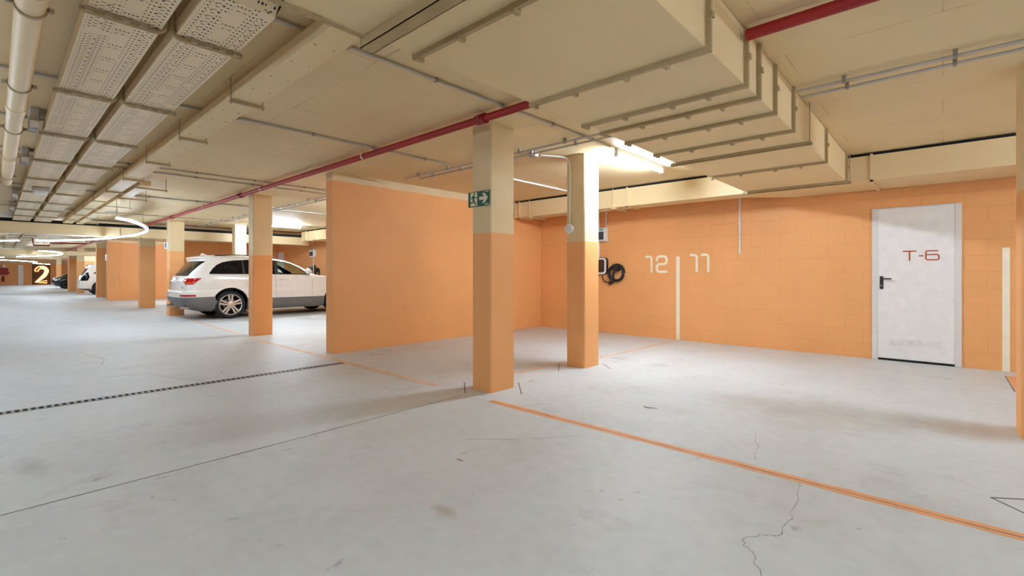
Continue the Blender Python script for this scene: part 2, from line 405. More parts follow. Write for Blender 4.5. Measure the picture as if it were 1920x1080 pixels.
# ------------------------------------------------------------------ pillars
def pillar(label, x0, x1, y0, y1, zp, name='pillar'):
    c = .012; P = [(x0+c,y0),(x1-c,y0),(x1,y0+c),(x1,y1-c),(x1-c,y1),(x0+c,y1),(x0,y1-c),(x0,y0+c)]
    b = MB(); r0, r1, r2 = [b.ring([(x, y, z) for x, y in P]) for z in (0, zp, HC)]
    b.bridge(r0, r1); b.cap(r0, True); b.m = 1; b.bridge(r1, r2); b.cap(r2)
    o = b.build(name, ['orange', 'cream'])
    return tag(o, label, 'pillar')
pillar('nearest square concrete pillar, orange below and cream above, carrying the green exit sign', -3.615, -3.344, 3.35, 3.705, 1.615)
pillar('orange and cream pillar with a round white junction box, beside the wall charger', -3.625, -3.344, 5.03, 5.365, 1.61)
pillar('orange and cream pillar in front of the white car', -10.02, -9.766, 3.35, 3.705, 1.555)
pillar('orange and cream pillar just behind the tail of the white car', -16.50, -16.19, 3.35, 3.71, 1.84)
pillar('brightly lit cream pillar beyond the white car roof', -16.46, -16.19, 5.03, 5.36, 1.60)
pillar('pillar cut off by the right edge of the picture', .42, .74, 5.01, 5.36, 1.81)
pillar('far orange pillar standing clear, left of the white car tail', -20.80, -20.52, 3.40, 3.84, 2.15)
pillar('far orange pillar end with a small white box on its edge', -27.9, -27.6, 3.42, 3.86, 2.62)
pillar('far orange pillar half hidden behind the second white car', -38.8, -38.45, 3.38, 3.70, 1.95)
pillar('far broad orange pillar between the dark car and the second white car', -44.5, -43.6, 3.42, 4.05, 2.25)
pillar('farthest slim pillar right of the glowing number board', -66.0, -65.7, 4.25, 4.6, 2.1)
partition('wall_partition_2', -27.86, -27.66, 3.865, WY)
partition('wall_partition_3', -31.5, -31.32, 3.46, WY, 2.50)
w = MB(); w.box(-21.6, -21.42, 4.9, WY, 0, 2.62); w.m = 1; w.box(-21.6, -21.42, 4.9, WY, 2.62, HC); struct(w.build('wall_partition_4', ['orange', 'cream']))
partition('wall_partition_5', -50.5, -50.3, 4.2, WY, 2.2)
tag(MB().box(-27.74, -27.58, 3.36, 3.4205, 1.78, 2.06).build('junction_box', 'white', None, bevel=.01), 'small white box on the edge of a far orange pillar', 'box')

# ------------------------------------------------------------------ big ventilation duct
DX0, DX1, DB = -2.095, -.91, 2.375
md = thing('ventilation_duct', 'wide cream rectangular duct running overhead to the back wall', 'duct', (-1.5, 3, DB))
MB().box(DX0, DX1, -3.5, 7.385, DB, HC-.006).build('duct_body', 'duct', md)
def u_flange(y, t=.026, d=.026, parent=md, x0=DX0, x1=DX1, zb=DB, name='flange', clips=True):
    b = MB()
    b.box(x0-d*.6, x1+d, y-t/2, y+t/2, zb-d, zb); b.box(x0-d*.6, x0, y-t/2, y+t/2, zb, HC-.012); b.box(x1, x1+d, y-t/2, y+t/2, zb, HC-.012)
    if clips:
        for cx in (x0+.03, x0+.36, x0+.72, x1-.22):
            b.box(cx-.012, cx+.012, y-t/2-.008, y+t/2+.012, zb-d-.016, zb-d+.004)
        b.box(x1+d-.004, x1+d+.012, y-t/2-.006, y+t/2+.006, zb+.15, zb+.18)
    return b.build(name, 'flange', parent)
for y in (1.53, 2.50, 3.14, 3.41, 3.82, 4.39, 5.85, 7.24):
    u_flange(y)
def channel_bar(x0, x1, y, z, parent, name, along='x', w=.045, h=.03, mat='flange'):   # open strut channel, lips up
    b = MB()
    if along == 'x':
        b.box(x0, x1, y-w/2, y+w/2, z-h, z-h+.004); b.box(x0, x1, y-w/2, y-w/2+.004, z-h, z); b.box(x0, x1, y+w/2-.004, y+w/2, z-h, z)
    else:
        b.box(y-w/2, y+w/2, x0, x1, z-h, z-h+.004); b.box(y-w/2, y-w/2+.004, x0, x1, z-h, z); b.box(y+w/2-.004, y+w/2, x0, x1, z-h, z)
    return b.build(name, mat, parent)
for y, w_, h_ in ((1.265, .075, .055), (4.89, .05, .03), (7.33, .035, .03)):
    h = channel_bar(DX0-.05, DX1+.05, y, DB, md, 'support_channel', w=w_, h=h_)
    for x in (DX0-.03, DX1+.035):
        MB().tube([(x, y, DB-h_), (x, y, HR)], .005, 8).build('threaded_rod', 'rod', h)
b = MB(); b.box(DX0-.03, DX0-.004, .55, 1.24, DB-.012, DB-.002)
for i in range(9): b.box(DX0-.026, DX0-.008, .60+i*.07, .63+i*.07, DB-.016, DB-.010)
b.build('edge_rail', 'flange', md)

# ducts along the back wall
def rect_loft(b, secs):    # secs: (x, y0, y1, z0, z1)
    rings = [b.ring([(x, y0, z0), (x, y1, z0), (x, y1, z1), (x, y0, z1)]) for x, y0, y1, z0, z1 in secs]
    for a, c in zip(rings, rings[1:]): b.bridge(a, c)
    b.cap(rings[0], True); b.cap(rings[-1])
bd = thing('ventilation_duct', 'long cream duct along the back wall above the charger and the T-6 door', 'duct', (-2, 7.6, 2.38))
b = MB(); secs = [(-6.70, 7.415, 7.80, 2.375, 2.685), (-2.55, 7.415, 7.80, 2.375, 2.685)]
for i in range(0, 11):
    t = i/10; sm = t*t*(3-2*t)
    secs.append((-2.35+t*.75, 7.415, 7.82+sm*.50, 2.375, 2.685))
secs += [(8.8, 7.415, 8.32, 2.375, 2.685)]
rect_loft(b, secs); b.build('duct_body', 'duct', bd)
def bflange(x, t=.03, y1=7.8, p=None):
    b = MB(); b.box(x-t/2, x+t/2, 7.395, 7.415, 2.352, 2.70); b.box(x-t/2, x+t/2, 7.395, y1+.02, 2.352, 2.375)
    b.tube([(x, 7.393, 2.50), (x, 7.385, 2.50)], .012, 8)
    return b.build('flange', 'duct', bd if p is None else p)
for x, y1 in ((-6.55, 7.8), (-4.05, 7.8), (-.66, 8.32), (2.2, 8.32)): bflange(x, .03, y1)
def trapeze(x, p, y0=7.36, y1=7.90, z=2.37):
    h = channel_bar(y0, y1, x, z, p, 'support_channel', along='y', w=.04, mat='duct')
    for y in (y0+.02, y1-.02): MB().tube([(x, y, z-.04), (x, y, HR)], .005, 8).build('threaded_rod', 'duct', h)
for x in (-6.25, -4.32): trapeze(x, bd)
MB().box(-6.68, 8.75, 7.45, 7.55, 2.6855, 2.72).build('gap_shade', 'dark', bd)  # black strip stands in for the shade in the gap above the duct
# bay behind the partition
b2 = thing('ventilation_duct', 'cream duct along the back wall of the bay holding the white car', 'duct', (-12, 7.6, 2.36))
b = MB(); rect_loft(b, [(-16.95, 7.415, 7.85, 2.36, 2.68), (-6.97, 7.415, 7.85, 2.36, 2.68)]); b.build('duct_body', 'duct', b2)
MB().box(-16.9, -7.0, 7.45, 7.55, 2.6805, 2.715).build('gap_shade', 'dark', b2)  # same black filler as shade between duct top and ceiling
for x in (-16.6, -15.9, -15.0, -13.4): bflange(x, .03, 7.85, b2)
trapeze(-16.2, b2)
b3 = thing('ventilation_duct', 'cream cross duct spanning the aisle behind the nearest curved lamp', 'duct', (-17.7, 2, 2.26))
b = MB(); b.box(-18.1, -17.45, -5.9, 7.9, 2.255, 2.53); b.build('duct_body', 'duct', b3)
MB().box(-17.62, -17.50, -5.8, 7.85, 2.5305, 2.62).build('gap_shade', 'dark', b3)  # black strip added as the deep shadow over the cross duct
for y in (2.45, 5.9):
    b = MB(); b.box(-17.45, -17.432, y-.012, y+.012, 2.245, 2.54); b.box(-18.1, -17.432, y-.012, y+.012, 2.237, 2.255); b.build('flange', 'flange', b3)
for y in (-1.5, 2.9, 6.6):
    h = channel_bar(-18.2, -17.38, y, 2.25, b3, 'support_channel')
    for x in (-18.17, -17.41): MB().tube([(x, y, 2.215), (x, y, HR)], .006, 8).build('threaded_rod', 'rod', h)
b4 = thing('ventilation_duct', 'farther cream cross duct seen low over the aisle, before the far wall', 'duct', (-38, 2, 2.3))
MB().box(-38.9, -38.2, -5.9, 7.9, 2.28, 2.52).build('duct_body', 'duct', b4)
for y in (-1.5, 2.9, 6.6):
    for x in (-38.95, -38.15): MB().tube([(x, y, 2.28), (x, y, HR)], .008, 8).build('threaded_rod', 'rod', b4)

# flat ducts along the aisle
fd = thing('flat_duct', 'long flat cream duct along the aisle ceiling, joining the wide overhead duct', 'duct', (-8, 1.33, 2.55))
b = MB(); b.box(-17.38, DX0-.035, 1.24, 1.425, 2.55, 2.645); b.build('duct_body', 'duct', fd)
x = -2.4
while x > -6.5:
    for y in (1.275, 1.39): MB().tube([(x, y, 2.5505), (x, y, 2.546)], .006, 8).build('screw', 'rod', fd)
    x -= .33
x = -4.06
while x > -17:
    h = MB().box(x-.012, x+.012, 1.225, 1.475, 2.526, 2.55).build('support_bar', 'flange', fd)
    for y in (1.232, 1.462): MB().tube([(x, y, 2.51), (x, y, HR)], .0045, 8).build('threaded_rod', 'rod', h)
    x -= 1.5
fd2 = thing('flat_duct', 'narrower second flat duct beside the long one, starting far down the aisle', 'duct', (-12, 1.55, 2.55))
MB().box(-17.38, -9.05, 1.50, 1.64, 2.55, 2.63).build('duct_body', 'duct', fd2)
x = -9.3
while x > -17:
    h = MB().box(x-.012, x+.012, 1.49, 1.90, 2.532, 2.55).build('support_bar', 'flange', fd2)
    MB().tube([(x, 1.88, 2.51), (x, 1.88, HR)], .0045, 8).build('threaded_rod', 'rod', h)
    x -= 1.5

# ------------------------------------------------------------------ cable trays
def cable_tray(label, y0, y1, xs, xe, outer, brackets):
    t = thing('cable_tray', label, 'cable tray', ((xs+xe)/2, (y0+y1)/2, 2.56), None)
    b = MB(); b.box(xe, xs, y0, y1, 2.56, 2.563); b.box(xe, xs, y0, y0+.003, 2.563, 2.64); b.box(xe, xs, y1-.003, y1, 2.563, 2.64)
    b.build('tray_base', 'tray', t)
    for x in brackets:
        sgn = 1 if outer > 0 else -1            # the side where the bar bends up
        ya, yb = (y0-.03, y1+.018) if sgn > 0 else (y1+.03, y0-.018)
        pts = [(x, ya, 2.545)]
        for k in range(0, 7):
            a = k/6*PI/2
            pts.append((x, yb-sgn*.05+sgn*.05*math.sin(a), 2.545+.05-.05*math.cos(a)))
        pts.append((x, yb, HR))
        bb = MB(); bb.tube(pts, .0155, 8)
        br = bb.build('bracket', 'flange', t, smooth=50)
        nb = MB()
        for f in (.12, .38, .62, .86):
            yy = ya+(yb-sgn*.06-ya)*f; nb.box(x+.012, x+.032, yy-.016, yy+.016, 2.536, 2.558)
        nb.box(x+.014, x+.024, min(ya, yb-sgn*.06), max(ya, yb-sgn*.06), 2.548, 2.558)
        nb.build('bracket_plate', 'rod', br)
    return t
near = [-3.23-1.57*k for k in range(0, 9)]; far = [-19.2-1.6*k for k in range(11)]
cable_tray('perforated cream cable tray nearest the round drain pipe', .32, .63, -2.14, -17.40, 1, near)
cable_tray('perforated cream cable tray on the side of the flat duct', .70, 1.01, -2.62, -17.40, -1, near)
cable_tray('far stretch of perforated tray beyond the cross duct, left one', .32, .63, -18.15, -37.5, 1, far)
cable_tray('far stretch of perforated tray beyond the cross duct, right one', .70, 1.01, -18.15, -37.5, -1, far)
# the stepped-down end piece of the right tray
t = thing('tray_offset_piece', 'sloping slotted end piece of the right cable tray at the top edge', 'cable tray', (-2.4, .86, 2.6))
def tray_slab(p):
    b = MB(); b.prism([(-2.62, 2.56), (-2.45, 2.69), (-2.14, 2.69), (-2.14, 2.693), (-2.452, 2.693), (-2.62, 2.563)], lambda a, c, tt: (a, tt, c), .70, 1.01)
    return b.build('slotted_panel', 'tray', p)
tray_slab(t)
for yy in (.70, 1.007):
    b = MB(); b.prism([(-2.62, 2.56), (-2.45, 2.69), (-2.14, 2.69), (-2.14, 2.718), (-2.62, 2.64)], lambda a, c, tt: (a, tt, c), yy, yy+.003); b.build('side_rail', 'duct', t)

# ------------------------------------------------------------------ round drain pipe
dp = thing('drain_pipe', 'thick round cream drain pipe under the ceiling at the left edge', 'pipe', (-6, .125, 2.56))
b = MB(); PR = .0575
b.tube([(-2.14, .125, 2.56), (-10.25, .125, 2.56), (-10.33, .125, 2.57), (-10.39, .125, 2.60), (-10.42, .125, 2.65), (-10.42, .125, HR)], PR, 28); b.build('pipe', 'pvc', dp, smooth=50)
for x in (-3.25, -5.6, -7.9):
    b = MB(); b.tube([(x-.07, .125, 2.56), (x+.07, .125, 2.56)], PR+.006, 28); b.build('socket', 'pvc', dp, smooth=50)
for x in (-3.42, -4.9, -6.4, -7.95, -9.6):
    b = MB(); b.tube([(x-.012, .125, 2.56), (x+.012, .125, 2.56)], PR+.009, 28)
    for s in (-1, 1): b.box(x-.012, x+.012, .125+s*(PR+.004), .125+s*(PR+.03), 2.548, 2.572)
    c = b.build('clamp', 'rod', dp, smooth=50)
    MB().tube([(x, .125, 2.56+PR), (x, .125, HR)], .005, 8).build('threaded_rod', 'rod', c)

# ------------------------------------------------------------------ conduits
def conduit(label, pts, mat='conduit', r=.0115, clip=None, name='conduit', cat='conduit', toward=None):
    t = thing(name, label, cat, pts[0])
    MB().tube(pts, r, 10).build('tube', mat, t, smooth=50)
    if clip:
        for a, b in zip(pts, pts[1:]):
            a, b = Vector(a), Vector(b); L = (b-a).length; n = int(L/clip)
            for k in range(n):
                p = a+(b-a)*((k+.5)/max(n, 1)); d = (b-a).normalized(); k2 = MB()
                if abs(d.z) > .5: k2.box(p.x-r-.006, p.x+r+.006, p.y-r-.003, p.y+r+.012, p.z-.012, p.z+.012)
                elif abs(d.x) > .5: k2.box(p.x-.012, p.x+.012, p.y-r-.005, p.y+r+.005, p.z-r-.003, HR)
                else: k2.box(p.x-r-.005, p.x+r+.005, p.y-.012, p.y+.012, p.z-r-.003, HR)
                k2.build('clip', 'clip' if mat == 'conduit' else mat, t)
    return t
ZC = 2.708
conduit('grey ceiling conduit running to the bright tube lamp beside the wide duct', [(-2.92, -4, ZC), (-2.92, 4.93, ZC)], clip=.72)
conduit('ceiling conduit passing in front of the orange partition, pale where lit', [(-5.05, -4, ZC), (-5.05, 4.2, ZC)], clip=.72)
conduit('ceiling conduit between the two near pillars, whitened where lit', [(-5.06, 4.7, ZC), (-5.06, 7.38, ZC)], 'conduitw', .014, clip=1.1)  # lit stretch of the grey run, lamp light painted in as white
conduit('ceiling conduit seen only left of the cable trays', [(-6.53, -4, ZC), (-6.53, .66, ZC)], clip=.9)
conduit('ceiling conduit past the partition end, nearer of a pair', [(-8.27, -4, ZC), (-8.27, 7.3, ZC)], clip=.8)
conduit('ceiling conduit past the partition end, farther of a pair', [(-8.66, -4, ZC), (-8.66, 5.0, ZC)], clip=.8)
conduit('thick ceiling conduit crossing the aisle halfway to the cross duct', [(-11.5, -4, ZC-.004), (-11.5, 7.3, ZC-.004)], r=.016, clip=.8)
conduit('ceiling conduit crossing the aisle just before the cross duct', [(-15.16, -4, ZC), (-15.16, 7.3, ZC)], clip=.8)
YP = ((4.33, .0115), (4.49, .0115)); ZX = 2.682
for i, (y, r) in enumerate(YP):
    s = ('front', 'rear')[i]
    conduit('grey conduit under the ceiling between partition and wide duct, %s one of the pair' % s, [(-6.2+i*.15, y, ZX), (DX0-.03, y, ZX)], clip=.62)
    conduit('grey conduit on the ceiling right of the wide duct, %s one of the pair' % s, [(DX1+.035, y+.08, ZX), (8.5, y+.08, ZX)], clip=.62)
    conduit('conduit under the ceiling of the white car bay, %s one of the pair' % s, [(-7.3, y-.02, ZX), (-17.2, y-.02, ZX)], clip=.9)
for x, lb in ((-3.80, 'grey junction box on the ceiling near the second pillar'), (-7.55, 'small pale junction box on the ceiling at the partition end'), (-14.6, 'pale ceiling box above the lit pillar by the white car')):
    tag(MB().box(x-.05, x+.05, 4.53, 4.61, 2.665, HR).build('junction_box', 'conduit' if x > -5 else 'white', None, bevel=.006), lb, 'box')
# pillar junction
t = thing('junction_box', 'round white junction box on the second pillar with a conduit from the ceiling', 'box', (-3.55, 5.0, 1.78))
MB().lathe([(.058, 4.975), (.058, 5.03), (.03, 5.03)], lambda a, c, s: (-3.555+a, s, 1.78+c), 28).build('box_body', 'white', t, smooth=40)
MB().lathe([(.048, 4.966), (.050, 4.975)], lambda a, c, s: (-3.555+a, s, 1.78+c), 28).build('cover', 'offwhite', t, smooth=40)
MB().tube([(-3.76, 4.66, 2.70), (-3.62, 4.90, 2.70), (-3.58, 4.98, 2.685), (-3.56, 5.008, 2.63), (-3.555, 5.012, 2.55), (-3.555, 5.012, 1.83)], .010, 10).build('conduit_tube', 'offwhite', t, smooth=50)
# conduit on the wall
conduit('short white conduit hanging down the orange wall left of the T-6 door', [(-2.49, WY-.018, 2.52), (-2.49, WY-.018, 1.53)], 'conduitw', .017, clip=.5)

# ------------------------------------------------------------------ red fire pipe
def fire_pipe(label, x0, x1, coup, clamps, r=.035):
    t = thing('fire_pipe', label, 'pipe', ((x0+x1)/2, 3.085, 2.65))
    MB().tube([(x0, 3.085, 2.65), (x1, 3.085, 2.65)], r, 20).build('pipe', 'red', t, smooth=50)
    for x in coup:
        b = MB(); b.tube([(x-.055, 3.085, 2.65), (x+.055, 3.085, 2.65)], r+.014, 20); b.box(x-.03, x+.03, 3.085-r-.035, 3.085+r+.035, 2.635, 2.665)
        b.build('coupling', 'reddark', t, smooth=40)
    for x in clamps:
        b = MB(); b.tube([(x-.013, 3.085, 2.65), (x+.013, 3.085, 2.65)], r+.004, 20); c = b.build('clamp', 'chrome', t, smooth=40)
        MB().tube([(x, 3.085, 2.65+r), (x, 3.085, HR)], .005, 8).build('threaded_rod', 'rod', c)
    return t
fire_pipe('red fire pipe under the ceiling left of the wide duct, running down the aisle', DX0-.03, -17.35, (-3.2, -9.62, -14.6), (-2.45, -5.3, -8.6, -11.9, -15.5))
fire_pipe('red fire pipe on the ceiling right of the wide duct', 8.5, DX1+.03, (4.6,), (1.6,))
t = thing('fire_pipe', 'thin red branch pipe with a stepped drop, far beyond the cross duct', 'pipe', (-24, 2.2, 2.4))
MB().tube([(-18.2, 3.085, 2.66), (-44, 3.085, 2.66)], .035, 14).build('pipe', 'red', t, smooth=50)
MB().tube([(-24.6, 3.05, 2.64), (-24.6, 2.45, 2.64), (-24.6, 2.42, 2.36), (-24.6, 1.42, 2.34), (-24.6, 1.40, 2.24), (-24.6, .98, 2.24), (-24.6, .95, 2.48)], .028, 12).build('branch', 'reddark', t, smooth=30)
for x in (-24.6, -29.5, -36):
    b = MB(); b.tube([(x-.06, 3.085, 2.66), (x+.06, 3.085, 2.66)], .05, 14); b.build('coupling', 'reddark', t, smooth=40)
    MB().tube([(x+.3, 3.085, 2.69), (x+.3, 3.085, HR)], .006, 8).build('threaded_rod', 'rod', t)

# ------------------------------------------------------------------ lamps
def tube_lamp(label, x, y0=5.08, y1=6.36):
    t = thing('tube_lamp', label, 'lamp', (x, (y0+y1)/2, 2.69))
    MB().box(x-.022, x+.022, y0, y1, 2.672, HR).build('housing', 'white', t, bevel=.005)
    b = MB(); b.tube([(x, y0+.03, 2.645), (x, y1-.03, 2.645)], .021, 12); b.build('tube', 'tube', t, smooth=50)
    for y in (y0+.015, y1-.015): MB().box(x-.022, x+.022, y-.015, y+.015, 2.622, 2.672).build('end_cap', 'offwhite', t)
    return t
tube_lamp('bright ceiling tube lamp left of the wide duct', -2.93)
tube_lamp('bright ceiling tube lamp over the bonnet of the white car', -15.0, 5.35, 6.55)
for x, s in ((3.52, 'tube lamp out of sight in the bay right of the right pillar'), (-9.32, 'tube lamp hidden behind the orange partition'), (-23.9, 'tube lamp hidden behind a far partition'), (-34.6, 'tube lamp out of sight over the second white car')):
    tube_lamp(s, x)
tube_lamp('tube lamp hidden over the dark car', -48.0); tube_lamp('tube lamp hidden at the far end', -60.0)
def path_ribbon(label, pts, z, cx=None, mat='led'):
    t = thing('curved_lamp', label, 'lamp', (pts[0][0], pts[0][1], z))
    P = [Vector(p) for p in pts]; out = []
    for i in range(len(P)-1):          # catmull-rom
        p0, p1, p2, p3 = P[max(i-1, 0)], P[i], P[i+1], P[min(i+2, len(P)-1)]
        for k in range(8):
            u = k/8; out.append(.5*((2*p1)+(p2-p0)*u+(2*p0-5*p1+4*p2-p3)*u*u+(3*p1-p0-3*p2+p3)*u**3))
    out.append(P[-1])
    b = MB(); b.strip(out, .034, fxy, z, z+.028, rnd=0); b.build('light_strip', mat, t)
    b = MB(); b.strip(out, .040, fxy, z+.0285, z+.050, rnd=0); b.build('housing', 'white', t)
    def clear(p):      # hang only where no tray, pipe or duct is in the way
        return not (.02 < p.y < .22 or .26 < p.y < 1.08 or 1.20 < p.y < 1.45 or 1.47 < p.y < 1.93 or 2.98 < p.y < 3.2) and not (-18.3 < p.x < -17.3 or -39.1 < p.x < -38 or -2.3 < p.x < -.8)
    for w in (0, len(out)//2, len(out)-1):
        c = [q for q in sorted(range(len(out)), key=lambda q: abs(q-w)) if clear(out[q])]
        if c: MB().tube([(out[c[0]].x, out[c[0]].y, z+.05), (out[c[0]].x, out[c[0]].y, HR)], .004, 6).build('suspension_rod', 'rod', t)
    return t
ZL = 2.166
W1 = [(-10.76, 1.46), (-11.24, 1.74), (-11.83, 1.97), (-12.42, 2.15), (-13.14, 2.31), (-14.23, 2.42), (-15.45, 2.37), (-17.22, 2.12), (-18.35, 1.77), (-19.22, 1.30), (-19.73, .84)]
path_ribbon('nearest curved white lamp hanging over the aisle', W1, ZL)
path_ribbon('straight-looking white lamp just left of the nearest curved lamp', [(-20.22, .50), (-21.8, -.4), (-23.6, -1.0)], ZL)
path_ribbon('second curved white lamp hanging farther down the aisle', [(-28.63, 1.30), (-29.33, 1.78), (-30.94, 2.14), (-32.57, 2.30), (-34.59, 2.24), (-37.75, 1.46), (-39.58, .89)], ZL)
path_ribbon('short white lamp left of the second curved lamp', [(-41.42, .40), (-44, -.8), (-47, -1.5)], ZL)
path_ribbon('farthest angled white lamp above the glowing number board', [(-49.55, .30), (-52.45, 1.43), (-56.2, 2.40), (-60, 2.50), (-63.9, 2.6), (-70, 4.0)], ZL)
path_ribbon('curved lamp behind the camera, over the near aisle', [(-.6, -1.2), (1.2, .1), (3.5, 1.4), (6, 1.9), (8.4, 1.2)], ZL)
path_ribbon('curved lamp left of the picture, over the near aisle', [(-9.2, -.75), (-7.2, -1.7), (-5.2, -2.1), (-3.2, -1.9), (-2.6, -1.8)], ZL)
path_ribbon('curved lamp left of the picture, farther down the aisle', [(-24.4, -1.2), (-26, -.8), (-27.8, .0)], ZL)
# emergency lamps by the tray
for i, (x, y, lb) in enumerate([(-6.3, .252, 'grey emergency lamp beside the cable tray, nearest of the row'), (-8.3, .252, 'grey emergency lamp beside the cable tray, second of the row'),
                    (-12.2, .252, 'small grey emergency lamp beside the tray, third of the row'), (-14.6, .252, 'small grey emergency lamp by the tray, last before the cross duct')]):
    t = thing('emergency_lamp', lb, 'lamp', (x, y, 2.56))
    MB().box(x-.16, x+.16, y-.035, y+.035, 2.545, HR).build('lamp_body', 'conduit', t, bevel=.01)
    MB().box(x+.161, x+.168, y-.032, y+.032, 2.55, 2.60).build('lens', 'white', t)
    for dx in (-.07, .07): MB().lathe([(.022, 2.538), (.026, 2.545)], lambda a, c, s, xx=x+dx, yy=y: (xx+a, yy+c, s), 16).build('spot', 'clip', t)
t = thing('emergency_lamp', 'pale emergency lamp hanging under the left cable tray', 'lamp', (-10.6, .5, 2.5))
MB().box(-10.78, -10.5, .42, .58, 2.47, 2.556).build('lamp_body', 'white', t, bevel=.025)
MB().box(-10.49, -10.44, .40, .60, 2.50, 2.556).build('mount', 'conduit', t, bevel=.01)

# ------------------------------------------------------------------ exit sign
es = thing('exit_sign', 'green emergency exit sign with running figure and right arrow', 'sign', (-3.505, 3.34, 1.965))
MB().box(-3.662, -3.35, 3.339, 3.3495, 1.888, 2.042).build('sign_board', 'green', es)
SY0, SY1 = 3.3375, 3.339
def SF(a, c, t): return (-3.662+a*.312, t, 1.888+c*.154)       # unit sign coordinates
MB().prism([(.115, .05), (.43, .05), (.43, .95), (.115, .95)], SF, SY0, SY1).build('door_symbol', 'signpale', es)
b = MB(); b.prism([(.53, .40), (.76, .40), (.66, .19), (.78, .19), (.93, .52), (.78, .83), (.66, .83), (.76, .62), (.53, .62)], SF, SY0, SY1); b.build('arrow', 'signpale', es)
SY0, SY1 = 3.3362, 3.3375
b = MB(); b.prism([(.305+.035*math.cos(a*PI/8), .84+.065*math.sin(a*PI/8)) for a in range(16)], SF, SY0, SY1)
def SFm(a, c, t): return (-3.662+a, t, 1.888+c)
def ms(pts): return [(p[0]*.312, p[1]*.154) for p in pts]
b.strip(ms([(.27, .71), (.255, .50)]), .022, SFm, SY0, SY1); b.strip(ms([(.255, .52), (.30, .35), (.36, .14)]), .015, SFm, SY0, SY1)
b.strip(ms([(.25, .50), (.235, .30), (.12, .27)]), .015, SFm, SY0, SY1); b.strip(ms([(.26, .70), (.19, .66), (.165, .52)]), .011, SFm, SY0, SY1)
b.strip(ms([(.28, .70), (.33, .60), (.40, .60)]), .011, SFm, SY0, SY1); b.build('running_figure', 'green', es)
SY0, SY1 = 3.3375, 3.339
b = MB()
for k in range(6): b.prism([(.80+k*.03, .90), (.82+k*.03, .90), (.82+k*.03, .945), (.80+k*.03, .945)], SF, SY0, SY1)
for k in range(7): b.prism([(.80+k*.026, .055), (.82+k*.026, .055), (.815+k*.026, .12), (.80+k*.026, .12)], SF, SY0, SY1)
b.build('small_print', 'signpale', es)
t = thing('exit_sign', 'small green and white exit sign on the pillar behind the white car tail', 'sign', (-16.45, 3.34, 2.0))
MB().box(-16.70, -16.30, 3.335, 3.349, 1.92, 2.10).build('sign_board', 'white', t); MB().box(-16.60, -16.45, 3.331, 3.335, 1.95, 2.08).build('symbol', 'green', t)

# ------------------------------------------------------------------ numerals on the wall
def NW(a, c, t): return (a, WY-t, c)
def arc(cx, cy, r, a0, a1, n=6): return [(cx+r*math.cos(math.radians(a0+(a1-a0)*i/n)), cy+r*math.sin(math.radians(a0+(a1-a0)*i/n))) for i in range(n+1)]
def glyph1(x, z, w=.105, h=.285):
    r = .045; return [(x, z+h)]+arc(x+w-r, z+h-r, r, 90, 0)+[(x+w, z)]
def glyph2(x, z, w=.19, h=.285):
    r = .055; m = z+h/2
    p = [(x, z+h-.075)]+arc(x+r, z+h-r, r, 180, 90)+arc(x+w-r, z+h-r, r, 90, 0)
    p += arc(x+w-r, m+r, r, 0, -90)+arc(x+r, m-r, r, 90, 180)+arc(x+r, z+r, r, 180, 270)+[(x+w, z)]
    return p
b = MB(); b.strip(glyph1(-4.165, 1.235), .043, NW, .0003, .002); b.strip(glyph2(-3.955, 1.235), .043, NW, .0003, .002)
q = b.build('painted_number', 'creamink', wall_back); q['label'] = 'cream painted number 12 on the orange wall'
b = MB(); b.strip(glyph1(-3.315, 1.245), .043, NW, .0003, .002); b.strip(glyph1(-3.115, 1.245), .043, NW, .0003, .002)
q = b.build('painted_number', 'creamink', wall_back); q['label'] = 'cream painted number 11 on the orange wall'
q = MB().box(-3.583, -3.517, WY-.002, WY-.0003, .002, 1.51).build('painted_stripe', 'creamink', wall_back); q['label'] = 'cream vertical stripe between the numbers 12 and 11'
q = MB().box(.54, .605, WY-.002, WY-.0003, .002, 1.52).build('painted_stripe', 'creamink', wall_back); q['label'] = 'cream vertical stripe right of the T-6 door'

# ------------------------------------------------------------------ door T-6
d1 = thing('door_1', 'white metal door lettered T-6 in the orange back wall', 'door', (-.28, WY, 0)); del d1['category']; d1['kind'] = 'structure'
b = MB(); b.box(-.74, -.672, WY-.020, WY, 0, 2.11); b.box(.112, .18, WY-.020, WY, 0, 2.11); b.box(-.672, .112, WY-.019, WY, 2.097, 2.11)
b.build('door_frame', 'doorframe', d1, bevel=.006)
MB().box(-.6715, .1115, WY-.017, WY-.002, .03, 2.0965).build('door_leaf', 'door', d1, bevel=.004)
MB().box(-.672, .112, WY-.012, WY-.002, .0, .03).build('threshold_gap', 'dark', d1)
for zz in (1.83, .22):
    for i in range(6):
        x = -.545+i*.096; b = MB()
        for k in range(6): b.box(x, x+.056, WY-.024, WY-.017, zz+k*.0165, zz+k*.0165+.009)
        b.build('vent', 'door', d1)
hd = MB(); hd.box(-.652, -.612, WY-.028, WY-.017, .985, 1.165); hd = hd.build('door_handle', 'black', d1, bevel=.012)
MB().tube([(-.632, WY-.028, 1.13), (-.632, WY-.062, 1.13), (-.620, WY-.068, 1.13), (-.52, WY-.068, 1.128)], .0095, 10).build('lever', 'black', hd, smooth=50)
MB().lathe([(.009, WY-.0295), (.009, WY-.028)], lambda a, c, s: (-.632+a, s, 1.035+c), 16).build('keyhole', 'chrome', hd)
def DW(a, c, t): return (a, WY-.017-t, c)
b = MB(); lw = .016
b.strip([(-.405, 1.503), (-.262, 1.503)], lw, DW, .0002, .0015, rnd=0); b.strip([(-.333, 1.503), (-.333, 1.375)], lw, DW, .0002, .0015, rnd=0)
b.strip([(-.238, 1.438), (-.19, 1.438)], lw, DW, .0002, .0015, rnd=0)
